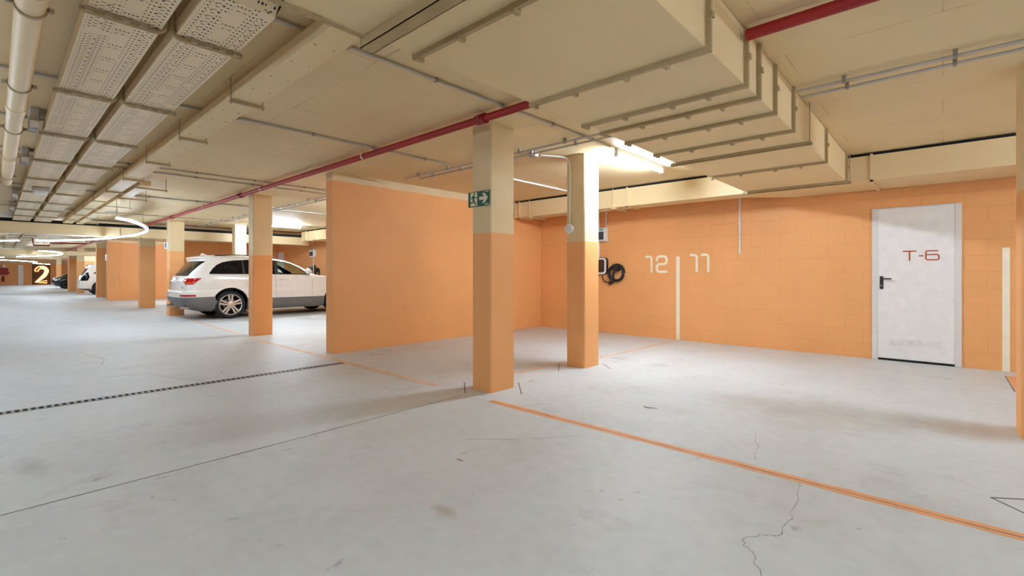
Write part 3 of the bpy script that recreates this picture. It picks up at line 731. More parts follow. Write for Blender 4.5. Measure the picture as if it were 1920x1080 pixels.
r = .022; b.strip([(-.045, 1.503)]+arc(-.167+r, 1.503-r, r, 90, 180)+arc(-.167+r, 1.383+r, r, 180, 270)+arc(-.038-r, 1.383+r, r, 270, 360)+arc(-.038-r, 1.452-r, r, 0, 90)+[(-.16, 1.452)], lw, DW, .0002, .0015, rnd=0)
q = b.build('lettering', 'rust', d1); q['label'] = 'rust red lettering T-6'
# half-hidden white door behind the car
d2 = thing('door_2', 'white door mostly hidden behind the white car roof', 'door', (-21.1, WY, 0)); del d2['category']; d2['kind'] = 'structure'
MB().box(-21.42, -20.79, WY-.02, WY, 0, 2.12).build('door_leaf', 'door', d2, bevel=.004)
d3 = thing('door_3', 'small white door in the far wall', 'door', (XL, 1.95, 0)); del d3['category']; d3['kind'] = 'structure'
l3 = MB().box(XL, XL+.03, 1.76, 2.14, 0, 2.12).build('door_leaf', 'door', d3); MB().box(XL+.03, XL+.06, 1.80, 1.86, 1.0, 1.10).build('door_handle', 'silver', l3)

# ------------------------------------------------------------------ chargers
def charger(x, y, z, label, who):
    t = thing('car_charger', label, 'charger', (x, y, z))
    def rr(w, h, r, n=6):
        return [p for (cx, cz, a) in ((w-r, h-r, 0), (-w+r, h-r, 90), (-w+r, -h+r, 180), (w-r, -h+r, 270)) for p in arc(cx, cz, r, a, a+90, n)]
    F = lambda a, c, tt: (x+a, y-tt, z+c)
    MB().prism(rr(.20, .165, .05), F, .0, .07).build('back_shell', 'black', t, smooth=40)
    MB().prism(rr(.192, .16, .055), F, .0705, .095).build('bezel', 'white', t, smooth=40)
    MB().prism(rr(.163, .128, .035), F, .0952, .099).build('front_panel', 'brownpanel', t, smooth=40)
    MB().box(x-.05, x+.02, y-.1, y-.099, z+.08, z+.086).build('status_lamp', 'chargeled', t)
    return t
def cable_coil(cx, cz, y, label, src):
    t = thing('cable_coil', label, 'cable', (cx, y, cz)); rnd = random.Random(3)
    pts = []
    for k in range(24*3):
        a = k/24*2*PI; rr = .155+.018*math.sin(a*.37+1)
        pts.append((cx+rr*math.cos(a)*1.04, y-.030-.017*((k//24)), cz+rr*math.sin(a)*1.0))
    MB().tube(pts, .0145, 8).build('coil', 'black', t, smooth=60)
    MB().tube([(src[0], y-.05, src[1]), (src[0]+.01, y-.05, src[1]-.07), (src[0]+.09, y-.055, src[1]-.14), (cx-.10, y-.06, cz-.18), (cx-.04, y-.08, cz-.16), (cx-.03, y-.085, cz-.02), (cx+.02, y-.085, cz+.08)], .012, 8).build('lead', 'black', t, smooth=60)
    MB().lathe([(.06, y-.12), (.066, y-.1), (.066, y-.03), (.05, y-.0)], lambda a, c, s: (cx+.02+a, s, cz+.09+c), 20).build('holster', 'black', t, smooth=40)
    MB().tube([(cx-.10, y-.075, cz-.20), (cx-.06, y-.085, cz-.08), (cx-.03, y-.09, cz+.02)], [.03, .024, .02], 12).build('plug', 'black', t, smooth=50)
    MB().tube([(cx-.14, y-.07, cz-.215), (cx-.07, y-.07, cz-.175)], .035, 12).build('plug_head', 'black', t, smooth=50)
    return t
charger(-5.19, WY, 1.355, 'white rimmed car charger partly behind the second pillar', 1)
cable_coil(-4.785, 1.215, WY, 'coil of black charging cable hung on the wall beside pillar and number 12', (-5.10, 1.170))
def dist_box(x, z, label, k=1.0):
    t = thing('breaker_box', label, 'box', (x, WY, z))
    MB().box(x-.16, x+.16, WY-.11, WY, z-.135*k, z+.135*k).build('box_body', 'offwhite', t, bevel=.01)
    MB().box(x-.145, x+.125, WY-.116, WY-.11, z-.10*k, z+.06*k).build('window', 'screen', t, bevel=.002)
    MB().box(x+.02, x+.12, WY-.114, WY-.11, z+.085*k, z+.115*k).build('nameplate', 'teal', t)
    return t
dist_box(-5.16, 1.985, 'grey and white breaker box above the near wall charger')
conduit('white conduit rising from the near breaker box, left of two', [(-5.20, WY-.02, 2.12), (-5.20, WY-.02, 2.70)], 'conduitw', .018, clip=.4)
conduit('white conduit rising from the near breaker box, right of two', [(-5.03, WY-.02, 2.12), (-5.03, WY-.02, 2.70)], 'conduitw', .014, clip=.5)
conduit('white conduit between the near breaker box and its charger', [(-5.20, WY-.02, 1.52), (-5.20, WY-.02, 1.85)], 'conduitw', .018)
charger(-18.05, WY, 1.36, 'small white rimmed charger above the bonnet of the white car', 2)
cable_coil(-17.64, 1.24, WY, 'black cable coil on the wall above the bonnet of the white car', (-17.98, 1.175))
dist_box(-18.0, 1.985, 'small breaker box on the wall above the white car')
conduit('thin white conduit above the breaker box behind the white car', [(-18.0, WY-.02, 2.12), (-18.0, WY-.02, 2.70)], 'conduitw', .018)
conduit('thin white conduit between breaker box and charger behind the white car', [(-18.0, WY-.02, 1.52), (-18.0, WY-.02, 1.85)], 'conduitw', .018)

# ------------------------------------------------------------------ far end
nb = thing('number_board', 'dark board with a glowing orange number 2 on the far wall', 'sign', (XL, 3.55, 1.1))
MB().box(XL+.002, XL+.06, 2.80, 4.22, 0.02, 2.22).build('board', 'signboard', nb)
def FW(a, c, t): return (XL+.06+t, a, c)
def two(x, z, w, h): return [(x, z+h*.70)]+arc(x+w*.5, z+h*.72, w*.5, 175, -15, 14)+[(x+w*.80, z+h*.43), (x+.02, z), (x+w*1.02, z)]
c2 = two(3.14, .30, .78, 1.66)
P3 = [(XL+.14, p[0], p[1]) for p in c2]
o3 = []
n = len(c2)
for i in range(n):
    a, b_ = Vector(c2[max(i-1, 0)]), Vector(c2[min(i+1, n-1)]); tt = (b_-a).normalized(); nr = Vector((-tt.y, tt.x)); o3.append((nr, tt))
outer = [(XL+.12, c2[i][0]+o3[i][0].x*.13, c2[i][1]+o3[i][0].y*.13) for i in range(n)]
inner = [(XL+.12, c2[i][0]-o3[i][0].x*.13, c2[i][1]-o3[i][0].y*.13) for i in reversed(range(n))]
MB().tube(outer+inner, .038, 8, closed=True).build('neon_outline', 'neonhot', nb, smooth=60)
b = MB(); b.strip(c2, .20, FW, .0, .03, rnd=0); b.build('number_face', 'numberface', nb)
mid = [(XL+.13, p[0], p[1]) for p in c2[6:-1]]
MB().tube(mid, .05, 8).build('neon_core', 'neon', nb, smooth=60)
hc = thing('hose_cabinet', 'red fire hose cabinet on the far wall at the left edge', 'cabinet', (XL, .4, 1.3))
MB().box(XL+.001, XL+.2, -.15, 1.02, 1.10, 1.78).build('cabinet_body', 'red', hc, bevel=.02)
MB().box(XL+.002, XL+.10, 1.02, 1.10, 1.17, 1.42).build('hinge', 'red', hc)
ex = thing('fire_extinguisher', 'red extinguisher hanging below the hose cabinet', 'extinguisher', (XL+.12, .68, .4))
MB().tube([(XL+.1, .68, .36), (XL+.1, .68, .75), (XL+.1, .68, .82), (XL+.1, .68, .86)], [.095, .095, .06, .03], 14).build('cylinder_body', 'red', ex, smooth=40)
MB().box(XL-.0005, XL+.15, .62, .74, .86, .94).build('valve', 'black', ex)
tag(MB().box(XL-.0005, XL+.12, .60, .84, 1.85, 2.15).build('alarm_unit', 'white', None, bevel=.02), 'small white alarm unit above the hose cabinet', 'alarm')

# ------------------------------------------------------------------ cars  (local: x = across, right +; y = length from the tail; z up)
def lerp(a, b, t): return a+(b-a)*t
class Body:
    def __init__(s, table, bow_r=.05, bow_f=.16): s.t = table; s.br = bow_r; s.bf = bow_f
    def at(s, z):
        t = s.t
        if z <= t[0][0]: return t[0][1:]
        for a, b in zip(t, t[1:]):
            if z <= b[0]:
                u = (z-a[0])/(b[0]-a[0]); return tuple(lerp(p, q, u) for p, q in zip(a[1:], b[1:]))
        return t[-1][1:]
    def outline(s, z, inset=0.0):
        xr, xf, w, Rr, Rf = s.at(z); xr += inset; xf -= inset; w -= inset
        Rr = min(Rr, w*.9, (xf-xr)*.45); Rf = min(Rf, w*.9, (xf-xr)*.45); P = []
        for i in range(8): P.append((i/8*(w-Rr), xr))
        for i in range(9):
            a = -PI/2+i/8*PI/2; P.append((w-Rr+Rr*math.cos(a), xr+Rr+Rr*math.sin(a)))
        for i in range(1, 26): P.append((w, lerp(xr+Rr, xf-Rf, i/26)))
        for i in range(9):
            a = i/8*PI/2; P.append((w-Rf+Rf*math.cos(a), xf-Rf+Rf*math.sin(a)))
        for i in range(7, -1, -1): P.append((i/8*(w-Rf), xf))
        out = []; L = xf-xr
        for x, y in P:
            u = (y-xr)/L; k = 1-.055*max(0, (.3-u)/.3)**2-.09*max(0, (u-.68)/.32)**2
            y2 = y+s.br*(x/max(w, .01))**2*(1-u)**6-s.bf*(x/max(w, .01))**2*u**6
            out.append((x*k, y2))
        return out
    def side(s, y, z):
        P = s.outline(z)[10:-6]
        for a, b in zip(P, P[1:]):
            if a[1] <= y <= b[1]: return lerp(a[0], b[0], (y-a[1])/max(1e-6, b[1]-a[1]))
        return P[0][0] if y < P[0][1] else P[-1][0]
    def rear(s, x, z):
        P = s.outline(z)[:17]; x = abs(x)
        for a, b in zip(P, P[1:]):
            if a[0] <= x <= b[0]: return lerp(a[1], b[1], (x-a[0])/max(1e-6, b[0]-a[0]))
        return P[-1][1]
    def front(s, x, z):
        P = list(reversed(s.outline(z)))[:17]; x = abs(x)
        for a, b in zip(P, P[1:]):
            if a[0] <= x <= b[0]: return lerp(a[1], b[1], (x-a[0])/max(1e-6, b[0]-a[0]))
        return P[-1][1]
    def wrap(s, d, z, off=0., end='rear'):          # walk d metres along the outline from the middle of the tail (or nose)
        P = s.outline(z)
        if end != 'rear': P = list(reversed(P))
        acc = 0
        for a, b in zip(P, P[1:]):
            L = math.hypot(b[0]-a[0], b[1]-a[1])
            if acc+L >= d and L > 1e-7:
                u = (d-acc)/L; tx, ty = (b[0]-a[0])/L, (b[1]-a[1])/L
                nx, ny = (ty, -tx) if end == 'rear' else (-ty*-1, -tx*-1)
                if end != 'rear': nx, ny = -ty, tx
                return (lerp(a[0], b[0], u)+nx*off, lerp(a[1], b[1], u)+ny*off)
            acc += L
        return P[-1]
    def solid(s, zs, inset=0.0):
        b = MB(); rings = []
        for z in zs:
            h = s.outline(z, inset); ring = [(x, y, z) for x, y in h]+[(-x, y, z) for x, y in reversed(h[1:-1])]
            # first and last points lie on the axis
            rings.append(b.ring(ring))
        for p, q in zip(rings, rings[1:]): b.bridge(p, q)
        b.cap(rings[0], True); b.cap(rings[-1]); return b
def grid_shell(b, fo, fi, nu, nv):
    A = [[b.ring([fo(i/nu, j/nv)])[0] for j in range(nv+1)] for i in range(nu+1)]
    B = [[b.ring([fi(i/nu, j/nv)])[0] for j in range(nv+1)] for i in range(nu+1)]
    for i in range(nu):
        for j in range(nv):
            b.quad(A[i][j], A[i+1][j], A[i+1][j+1], A[i][j+1]); b.quad(B[i][j], B[i][j+1], B[i+1][j+1], B[i+1][j])
        b.quad(A[i][0], B[i][0], B[i+1][0], A[i+1][0]); b.quad(A[i][nv], A[i+1][nv], B[i+1][nv], B[i][nv])
    for j in range(nv):
        b.quad(A[0][j], A[0][j+1], B[0][j+1], B[0][j]); b.quad(A[nu][j], B[nu][j], B[nu][j+1], A[nu][j+1])
def pl(pts, u):             # y of a polyline at x
    if u <= pts[0][0]: return pts[0][1]
    for a, b in zip(pts, pts[1:]):
        if u <= b[0]: return lerp(a[1], b[1], (u-a[0])/(b[0]-a[0]))
    return pts[-1][1]
def side_patch(B, sg, lo, hi, off, th=.012, nu=20, nv=6, b=None):
    b = b or MB(); y0, y1 = lo[0][0], lo[-1][0]
    def g(o):
        def f(u, v):
            y = lerp(y0, y1, u); z = lerp(pl(lo, y), pl(hi, y), v); return (sg*(B.side(y, z)+o), y, z)
        return f
    grid_shell(b, g(off), g(off-th), nu, nv); return b
def end_patch(B, lo, hi, off, th=.012, nu=20, nv=6, end='rear', b=None):    # lo/hi: z over x, across the tail or nose
    b = b or MB(); x0, x1 = lo[0][0], lo[-1][0]; sg = -1 if end == 'rear' else 1; fn = B.rear if end == 'rear' else B.front
    def g(o):
        def f(u, v):
            x = lerp(x0, x1, u); z = lerp(pl(lo, x), pl(hi, x), v); return (x, fn(x, z)+sg*o, z)
        return f
    grid_shell(b, g(off), g(off-th), nu, nv); return b
def wrap_patch(B, sg, lo, hi, off, th=.014, nu=18, nv=5, end='rear', b=None):    # lo/hi: z over distance along the outline
    b = b or MB(); d0, d1 = lo[0][0], lo[-1][0]
    def g(o):
        def f(u, v):
            d = lerp(d0, d1, u); z = lerp(pl(lo, d), pl(hi, d), v); p = B.wrap(d, z, o, end); return (sg*p[0], p[1], z)
        return f
    grid_shell(b, g(off), g(off-th), nu, nv); return b
def boolean(o, cutters):
    for c in cutters:
        m = o.modifiers.new('cut', 'BOOLEAN'); m.operation = 'DIFFERENCE'; m.solver = 'EXACT'; m.object = c
    bpy.context.view_layer.update()
    dg = bpy.context.evaluated_depsgraph_get(); me = bpy.data.meshes.new_from_object(o.evaluated_get(dg))
    o.modifiers.clear(); old = o.data; o.data = me
    for c in cutters:
        cm = c.data; bpy.data.objects.remove(c); bpy.data.meshes.remove(cm)
    for p in me.polygons: p.use_smooth = True
    me.set_sharp_from_angle(angle=math.radians(32))
def wheel(t, x, y, sg, R=.372, W=.275, rim=.285, spokes=5):
    cx = x-sg*W/2
    F = lambda a, c, s: (cx+sg*s, y+a, R+c)
    w = MB().lathe([(rim-.01, -W/2), (R-.03, -W/2), (R-.006, -W/2+.03), (R, -W/2+.07), (R, W/2-.07), (R-.006, W/2-.03), (R-.03, W/2-.004), (rim+.025, W/2+.004), (rim, W/2-.004), (rim-.012, W/2-.02)], F, 40, closed=True).build('tyre', 'rubber', t, smooth=40, local=True)
    b = MB(); b.lathe([(rim-.012, -W/2+.02), (rim+.002, W/2-.006), (rim-.008, W/2+.002), (rim-.028, W/2-.012), (rim-.035, -W/2+.03)], F, 40, closed=True)
    for k in range(spokes):
        for dd in (-.17, .17):
            a0 = k*2*PI/spokes+PI/2
            p0 = (math.cos(a0+dd*1.9)*.07, math.sin(a0+dd*1.9)*.07); p1 = (math.cos(a0+dd)*(rim-.02), math.sin(a0+dd)*(rim-.02))
            n = Vector((-(p1[1]-p0[1]), p1[0]-p0[0])).normalized(); wd0, wd1 = .017, .025
            q = [(p0[0]+n.x*wd0, p0[1]+n.y*wd0), (p0[0]-n.x*wd0, p0[1]-n.y*wd0), (p1[0]-n.x*wd1, p1[1]-n.y*wd1), (p1[0]+n.x*wd1, p1[1]+n.y*wd1)]
            b.prism(q, F, W/2-.045, W/2-.012)
    b.lathe([(.085, W/2-.055), (.080, W/2-.012), (.055, W/2-.006)], F, 24)
    b.build('rim', 'silver', w, smooth=35, local=True)
    MB().lathe([(rim-.04, -.02), (rim-.04, -.005)], F, 32).build('brake_back', 'dark', w, local=True)
    MB().lathe([(.16, .01), (.16, .03)], F, 32).build('brake_disc', 'clip', w, local=True)
    return w

# --- the white SUV in the next bay
Q = Body([(.21, .42, 4.80, .86, .25, .5), (.28, .20, 4.93, .93, .25, .5), (.40, .07, 5.02, .965, .25, .5), (.52, .0, 5.07, .985, .25, .5), (.70, -.005, 5.09, .99, .24, .5),
          (.745, .01, 5.085, .99, .24, .5), (.765, .065, 5.08, .985, .24, .5), (.85, .075, 5.05, .985, .22, .5), (.97, .085, 4.97, .985, .2, .5), (1.03, .095, 4.86, .982, .2, .5),
          (1.08, .105, 4.62, .975, .2, .55), (1.12, .12, 4.25, .965, .2, .6), (1.155, .15, 3.80, .955, .22, .6), (1.18, .165, 3.66, .945, .22, .5), (1.30, .25, 3.46, .905, .2, .45),
          (1.42, .335, 3.22, .865, .2, .42), (1.54, .42, 2.95, .82, .2, .42), (1.585, .42, 2.80, .805, .2, .42), (1.60, .38, 2.74, .80, .2, .42), (1.645, .40, 2.42, .765, .2, .42), (1.68, .50, 2.15, .71, .2, .4), (1.70, .72, 1.9, .60, .2, .3), (1.71, 1.0, 1.6, .38, .15, .2)])
t = thing('car', 'white estate car with grey lower trim parked nose-in behind the pillars, tail to the aisle', 'car', (-15.055, 3.19, 0))
zs = [r[0] for r in Q.t]; zz = []
for a, b_ in zip(zs, zs[1:]):
    n = 3 if b_-a > .08 else 1
    zz += [a+(b_-a)*k/n for k in range(n)]
zz.append(zs[-1])
body = Q.solid(zz).build('body', 'carwhite', t, local=True)
WL0, WL1, WZ = 1.09, 4.09, .372
cut = []
for y in (WL0, WL1):
    for sg in (-1, 1):
        F = lambda a, c, s: (sg*s, y+a, WZ+.02+c)
        cut.append(MB().lathe([(.435, .60), (.435, 1.3)], F, 40).build('cutter', 'black', None))
cab = Q.solid([.60, .8, 1.0, 1.1, 1.16, 1.3, 1.42, 1.54, 1.60, 1.64], .075)
for i, v in enumerate(cab.v):
    cab.v[i] = (v[0], min(v[1], 3.42 if v[2] < 1.2 else 9), v[2])
cut.append(cab.build('cutter', 'black', None))
SLO = [(.60, 1.205), (3.20, 1.185)]; SHI = [(.60, 1.215), (.68, 1.33), (.78, 1.43), (.92, 1.505), (1.15, 1.555), (1.55, 1.585), (2.2, 1.585), (2.5, 1.555), (2.75, 1.49), (3.0, 1.36), (3.20, 1.20)]
poly = [p for p in SHI]+[SLO[1], SLO[0]]
cut.append(MB().prism(poly, lambda a, c, s: (s, a, c), -1.4, 1.4).build('cutter', 'black', None))
cut.append(MB().prism([(-.71, 1.14), (.71, 1.14), (.77, 1.53), (-.77, 1.53)], lambda a, c, s: (a, s, c), -.2, .62).build('cutter', 'black', None))
cut.append(MB().prism([(-.70, 1.20), (.70, 1.20), (.60, 1.60), (-.60, 1.60)], lambda a, c, s: (a, s, c), 2.6, 4.2).build('cutter', 'black', None))
for c in cut: c.location = t.location
body.parent = None; body.location = t.location; body.matrix_parent_inverse = Matrix.Identity(4)
boolean(body, cut)
body.data.materials.append(M['clad'])
for p in body.data.polygons:
    if p.center.z < .52: p.material_index = len(body.data.materials)-1
body.parent = t; body.location = (0, 0, 0)
for sg in (-1, 1):
    for y in (WL0, WL1):
        wheel(t, sg*.965, y, sg)
        F = lambda a, c, s, yy=y, g=sg: (g*s, yy+a, WZ+.02+c)
        b = MB(); n = 24
        arcs = [(math.cos(PI*(.02)+PI*.96*i/n), math.sin(PI*.02+PI*.96*i/n)) for i in range(n+1)]
        ou = [(.433*a, .433*c) for a, c in arcs]; inn = [(.418*a, .418*c) for a, c in arcs]
        for k in range(n): b.prism([ou[k], ou[k+1], inn[k+1], inn[k]], F, .62, .955)
        b.build('wheel_arch', 'black', t, local=True)
    # glass
    for (a, c, mt, nm) in ((.64, 1.40, 'tint', 'quarter_window'), (1.44, 2.24, 'tint', 'rear_side_window'), (2.31, 3.17, 'glass', 'front_side_window')):
        lo = [(a, pl(SLO, a)-.01), (c, pl(SLO, c)-.01)]; hi = [(a, pl(SHI, a)+.008)]+[p for p in SHI if a < p[0] < c]+[(c, pl(SHI, c)+.008)]
        side_patch(Q, sg, lo, hi, -.012, .006, 16, 5).build(nm, mt, t, smooth=40, local=True)
    for (a, c) in ((1.395, 1.445), (2.235, 2.315)):
        side_patch(Q, sg, [(a, 1.19), (c, 1.19)], [(a, pl(SHI, a)+.01), (c, pl(SHI, c)+.01)], -.004, .04, 2, 5).build('door_pillar', 'black', t, smooth=40, local=True)
    side_patch(Q, sg, [(.60, 1.19), (3.25, 1.172)], [(.60, 1.207), (3.25, 1.189)], .004, .012, 30, 1).build('window_trim', 'black', t, local=True)
    # lower cladding between the wheels and behind them
    side_patch(Q, sg, [(1.50, .235), (3.67, .235)], [(1.50, .535), (3.67, .50)], .008, .02, 20, 5).build('sill_trim', 'clad', t, smooth=40, local=True)
    wrap_patch(Q, sg, [(.0, .30), (.40, .26), (.9, .24), (1.3, .27), (1.53, .36)], [(.0, .58), (1.62, .60), (1.53, .60)], .008, .02, 30, 6).build('rear_valance', 'clad', t, smooth=40, local=True)
    wrap_patch(Q, sg, [(0, .24), (1.6, .24)], [(0, .40), (1.6, .50)], .008, .02, 30, 4, end='front').build('front_valance', 'clad', t, smooth=40, local=True)
    # seams
    b = MB()
    for y in (1.47, 2.24, 3.29):
        side_patch(Q, sg, [(y, .5 if y > 1.5 else .84), (y+.009, .5 if y > 1.5 else .84)], [(y, 1.17), (y+.009, 1.17)], .0012, .004, 1, 10, b)
    wrap_patch(Q, sg, [(.775, .765), (.785, .765)], [(.775, 1.12), (.785, 1.12)], .0012, .004, 1, 8, b=b)
    b.build('panel_seam', 'clip', t, local=True)
    for y in (1.56, 2.36):
        b = MB(); x = Q.side(y+.1, 1.04)
        b.tube([(sg*(x+.002), y, 1.035), (sg*(x+.035), y+.03, 1.035), (sg*(x+.038), y+.2, 1.035), (sg*(x+.002), y+.23, 1.035)], .013, 10)
        b.build('door_handle', 'carwhite', t, smooth=60, local=True)
    # lamps
    wrap_patch(Q, sg, [(.55, 1.03), (.68, .945), (.74, .925), (.98, .925), (1.12, 1.075)], [(.55, 1.045), (.63, 1.075), (1.12, 1.085)], .006, .02, 26, 6).build('tail_lamp', 'taillight', t, smooth=40, local=True)
    wrap_patch(Q, sg, [(.72, .945), (.98, .94)], [(.72, .975), (1.0, .985)], .0085, .006, 12, 2).build('turn_lamp', 'taillight2', t, smooth=40, local=True)
    wrap_patch(Q, sg, [(.60, .612), (1.10, .612)], [(.60, .66), (1.10, .66)], .005, .012, 12, 2).build('reflector', 'taillight', t, smooth=40, local=True)
    wrap_patch(Q, sg, [(.55, .74), (1.15, .86)], [(.55, .86), (1.15, .98)], .006, .015, 12, 4, end='front').build('headlamp', 'headlight', t, smooth=40, local=True)
    # mirror
    b = MB(); F = lambda a, c, s, g=sg: (g*(1.03+a), s, 1.26+c)
    b.lathe([(.04, 3.10), (.085, 3.105), (.10, 3.13), (.09, 3.19), (.05, 3.24), (.02, 3.25)], lambda a, c, s, g=sg: (g*(1.02+a*1.25), s, 1.27+c*.95), 20)
    mr = b.build('mirror', 'carwhite', t, smooth=50, local=True)
    MB().box(sg*.88, sg*1.0, 3.10, 3.22, 1.175, 1.215).build('mirror_foot', 'black', mr, bevel=.01, local=True)
    # roof rail
    b = MB(); pts = [(sg*.70, .72, 1.65), (sg*.715, .85, 1.69), (sg*.715, 1.3, 1.71), (sg*.715, 1.9, 1.705), (sg*.71, 2.25, 1.67), (sg*.70, 2.35, 1.64)]
    b.tube(pts, .014, 8); b.build('roof_rail', 'black', t, smooth=60, local=True)
    # exhaust
    MB().lathe([(.034, .015), (.042, .012), (.042, .25), (.034, .25)], lambda a, c, s, g=sg: (g*.66+a*1.3, s, .33+c*.85), 20, closed=True).build('exhaust', 'silver', t, smooth=40, local=True)
    # seats
    b = MB(); b.box(sg*.18, sg*.66, 2.0, 2.5, .55, .80); b.box(sg*.20, sg*.64, 1.85, 2.02, .75, 1.30); b.box(sg*.30, sg*.54, 1.86, 1.96, 1.33, 1.52)
    b.build('front_seat', 'seat', t, bevel=.05, local=True)
end_patch(Q, [(-.765, 1.52), (-.705, 1.145), (.705, 1.145), (.765, 1.52)], [(-.765, 1.525), (.765, 1.525)], -.010, .006, 20, 6).build('rear_window', 'tint', t, smooth=40, local=True)
end_patch(Q, [(-.69, 1.205), (.69, 1.205)], [(-.69, 1.595), (.69, 1.595)], -.012, .006, 20, 6, end='front').build('windscreen', 'glass', t, smooth=40, local=True)
end_patch(Q, [(-.56, 1.0), (.56, 1.0)], [(-.56, 1.022), (.56, 1.022)], .014, .02, 12, 1).build('tailgate_strip', 'chrome', t, local=True)
b = MB()
for k in range(4):
    cx = -.12+k*.08; yb = Q.rear(0, 1.07)-.006
    b.tube([(cx*.72+.036*math.cos(a*PI/8), yb, 1.07+.036*math.sin(a*PI/8)) for a in range(16)], .0045, 6, closed=True)
b.build('emblem', 'chrome', t, smooth=60, local=True)
b = MB(); yb = Q.rear(.55, .83)-.004
for k in range(2): b.tube([(.52+k*.05+.02*math.cos(a*PI/6), Q.rear(.55, .84)-.003, .84+.024*math.sin(a*PI/6)) for a in range(12)], .004, 6, closed=True)
b.build('badge', 'clip', t, local=True)
MB().prism([(.60, 1.675), (.80, 1.69), (.82, 1.70), (.66, 1.765)], lambda a, c, s: (s, a, c), -.012, .012).build('antenna_fin', 'carwhite', t, local=True)
b = MB(); b.tube([(-.38+.18*math.cos(a*PI/10), 2.90-.05*math.sin(a*PI/10), 1.07+.17*math.sin(a*PI/10)) for a in range(20)], .016, 8, closed=True); b.tube([(-.38, 2.92, 1.07), (-.38, 3.2, 1.0)], .03, 8); b.box(-.53, -.23, 2.90, 2.92, 1.05, 1.09)
b.build('steering_wheel', 'black', t, smooth=50, local=True)
MB().box(-.82, .82, 3.05, 3.38, .85, 1.13).build('dashboard', 'seat', t, bevel=.05, local=True)
MB().box(-.75, .75, 1.0, 1.25, .65, 1.18).build('rear_seat', 'seat', t, bevel=.05, local=True)

# --- second white car, farther along
Q2 = Body([(.24, .30, 4.3, .80, .25, .4), (.36, .06, 4.5, .90, .25, .4), (.52, .0, 4.6, .92, .25, .4), (.66, .02, 4.62, .925, .25, .4), (.80, .06, 4.58, .925, .22, .4), (.92, .10, 4.45, .92, .22, .4), (1.0, .14, 3.9, .91, .22, .5), (1.06, .16, 3.4, .895, .22, .5),
           (1.2, .24, 3.15, .85, .2, .4), (1.4, .36, 2.85, .79, .2, .4), (1.55, .40, 2.55, .74, .2, .4), (1.62, .38, 2.3, .70, .2, .4), (1.68, .55, 1.9, .58, .2, .3), (1.70, .8, 1.6, .35, .15, .2)])
t = thing('car', 'far white car, only its tail showing past an orange wall edge', 'car', (-36.0, 3.15, 0))
Q2.t = [(r[0]*1.05,)+r[1:] for r in Q2.t]
Q2.solid([r[0] for r in Q2.t]).build('body', 'carwhite', t, smooth=32, local=True)
for sg in (-1, 1):
    for y in (.95, 3.65):
        wheel(t, sg*.93, y, sg, .36, .23, .24)
        MB().lathe([(.42, .80), (.42, .929)], lambda a, c, s, yy=y, g=sg: (g*s, yy+a, .40+c), 28).build('wheel_arch', 'dark', t, local=True)
    wrap_patch(Q2, sg, [(.52, .88), (.78, .80), (1.0, .80), (1.08, .82)], [(.52, .95), (.70, 1.12), (.82, 1.30), (1.08, 1.02)], .006, .02, 18, 6).build('tail_lamp', 'tint', t, smooth=40, local=True)
    side_patch(Q2, sg, [(.62, 1.20), (3.0, 1.08)], [(.62, 1.24), (.85, 1.42), (1.2, 1.52), (2.1, 1.53), (2.5, 1.40), (3.0, 1.10)], .006, .01, 20, 5).build('side_window', 'tint', t, smooth=40, local=True)
    MB().tube([(sg*.62, .7, 1.655), (sg*.63, .9, 1.72), (sg*.63, 1.8, 1.73), (sg*.62, 2.0, 1.67)], .022, 8).build('roof_rail', 'black', t, smooth=50, local=True)
    wrap_patch(Q2, sg, [(.0, .26), (1.0, .26)], [(.0, .36), (1.0, .36)], .008, .02, 16, 3).build('rear_valance', 'black', t, smooth=40, local=True)
end_patch(Q2, [(-.62, 1.10), (.62, 1.10)], [(-.56, 1.48), (.56, 1.48)], .006, .01, 14, 5).build('rear_window', 'tint', t, smooth=40, local=True)
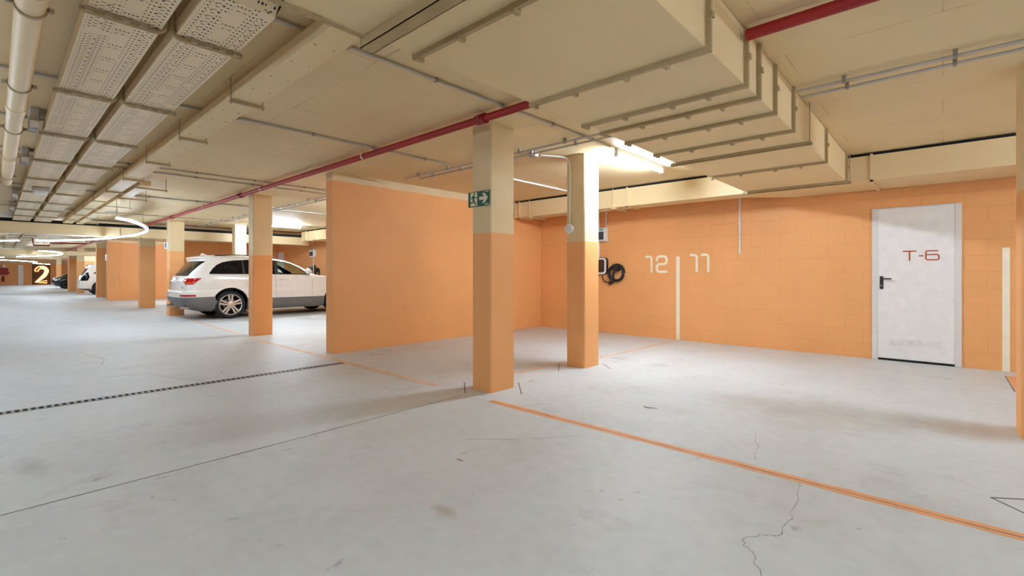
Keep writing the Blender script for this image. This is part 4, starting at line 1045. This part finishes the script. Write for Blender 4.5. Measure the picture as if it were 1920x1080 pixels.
# --- dark car with its nose out
Q3 = Body([(.20, .3, 3.95, .75, .25, .45), (.32, .08, 4.12, .85, .25, .5), (.5, .0, 4.2, .88, .25, .5), (.66, .02, 4.2, .885, .25, .5), (.78, .06, 4.14, .885, .22, .55), (.86, .10, 4.02, .88, .22, .6), (.94, .14, 3.86, .87, .22, .6), (1.02, .2, 3.68, .85, .22, .55),
           (1.16, .32, 3.44, .80, .2, .5), (1.32, .46, 3.14, .74, .2, .4), (1.42, .60, 2.75, .68, .2, .3), (1.48, .9, 2.2, .48, .15, .2)])
t = thing('car', 'black car, nose pointing out of a far bay beside the glowing number', 'car', (-52.0, 7.25, 0)); t.rotation_euler = (0, 0, PI)
Q3.solid([r[0] for r in Q3.t]).build('body', 'carblack', t, smooth=32, local=True)
for sg in (-1, 1):
    for y in (.75, 3.35):
        wheel(t, sg*.89, y, sg, .31, .2, .20)
        MB().lathe([(.36, .76), (.36, .889)], lambda a, c, s, yy=y, g=sg: (g*s, yy+a, .34+c), 28).build('wheel_arch', 'dark', t, local=True)
    wrap_patch(Q3, sg, [(.50, .62), (.95, .70)], [(.50, .70), (.95, .82)], .006, .015, 12, 4, end='front').build('headlamp', 'headlight', t, smooth=40, local=True)
    side_patch(Q3, sg, [(.75, 1.0), (2.75, .98)], [(.75, 1.05), (1.1, 1.28), (2.0, 1.32), (2.75, 1.0)], .006, .01, 16, 4).build('side_window', 'tint', t, smooth=40, local=True)
end_patch(Q3, [(-.62, 1.02), (.62, 1.02)], [(-.62, 1.36), (.62, 1.36)], .006, .01, 12, 4, end='front').build('windscreen', 'tint', t, smooth=40, local=True)

GROUPS = {'pillar': 'painted concrete pillars', 'tube_lamp': 'ceiling tube lamps', 'curved_lamp': 'curved strip lamps over the aisle', 'conduit': 'electrical conduits',
    'cable_tray': 'perforated cable trays', 'emergency_lamp': 'emergency lamps by the cable tray', 'car_charger': 'wall car chargers', 'cable_coil': 'charging cable coils',
    'breaker_box': 'breaker boxes above the chargers', 'ventilation_duct': 'cream ventilation ducts', 'flat_duct': 'flat aisle ducts', 'fire_pipe': 'red fire pipes', 'car': 'parked cars', 'exit_sign': 'green exit signs', 'junction_box': 'small junction boxes'}
for o in list(COL.objects):
    k = o.name.split('.')[0]
    if o.parent is None and k in GROUPS: o['group'] = GROUPS[k]

# ------------------------------------------------------------------ world, camera, colour
w = bpy.data.worlds.new('world'); sc.world = w; w.use_nodes = True
w.node_tree.nodes['Background'].inputs[0].default_value = (.9, .92, 1, 1); w.node_tree.nodes['Background'].inputs[1].default_value = .2
cam = bpy.data.cameras.new('camera'); co = bpy.data.objects.new('camera', cam); COL.objects.link(co); sc.camera = co
cam.sensor_width = 36; cam.lens = 886/1920*36; cam.shift_y = -26.9/1920; cam.clip_start = .02; cam.clip_end = 300
co.location = (0, 0, 1.2); co.rotation_euler = (PI/2, 0, math.radians(42.36))
sc.view_settings.view_transform = 'Standard'; sc.view_settings.look = 'None'; sc.view_settings.gamma = 1
sc.view_settings.use_curve_mapping = False
sc.view_settings.exposure = 0.68
sc.cycles.max_bounces = 14; sc.cycles.diffuse_bounces = 8; sc.cycles.glossy_bounces = 4; sc.cycles.transmission_bounces = 8
sc.cycles.use_denoising = True; sc.cycles.sample_clamp_indirect = 8; sc.cycles.caustics_reflective = False; sc.cycles.caustics_refractive = False
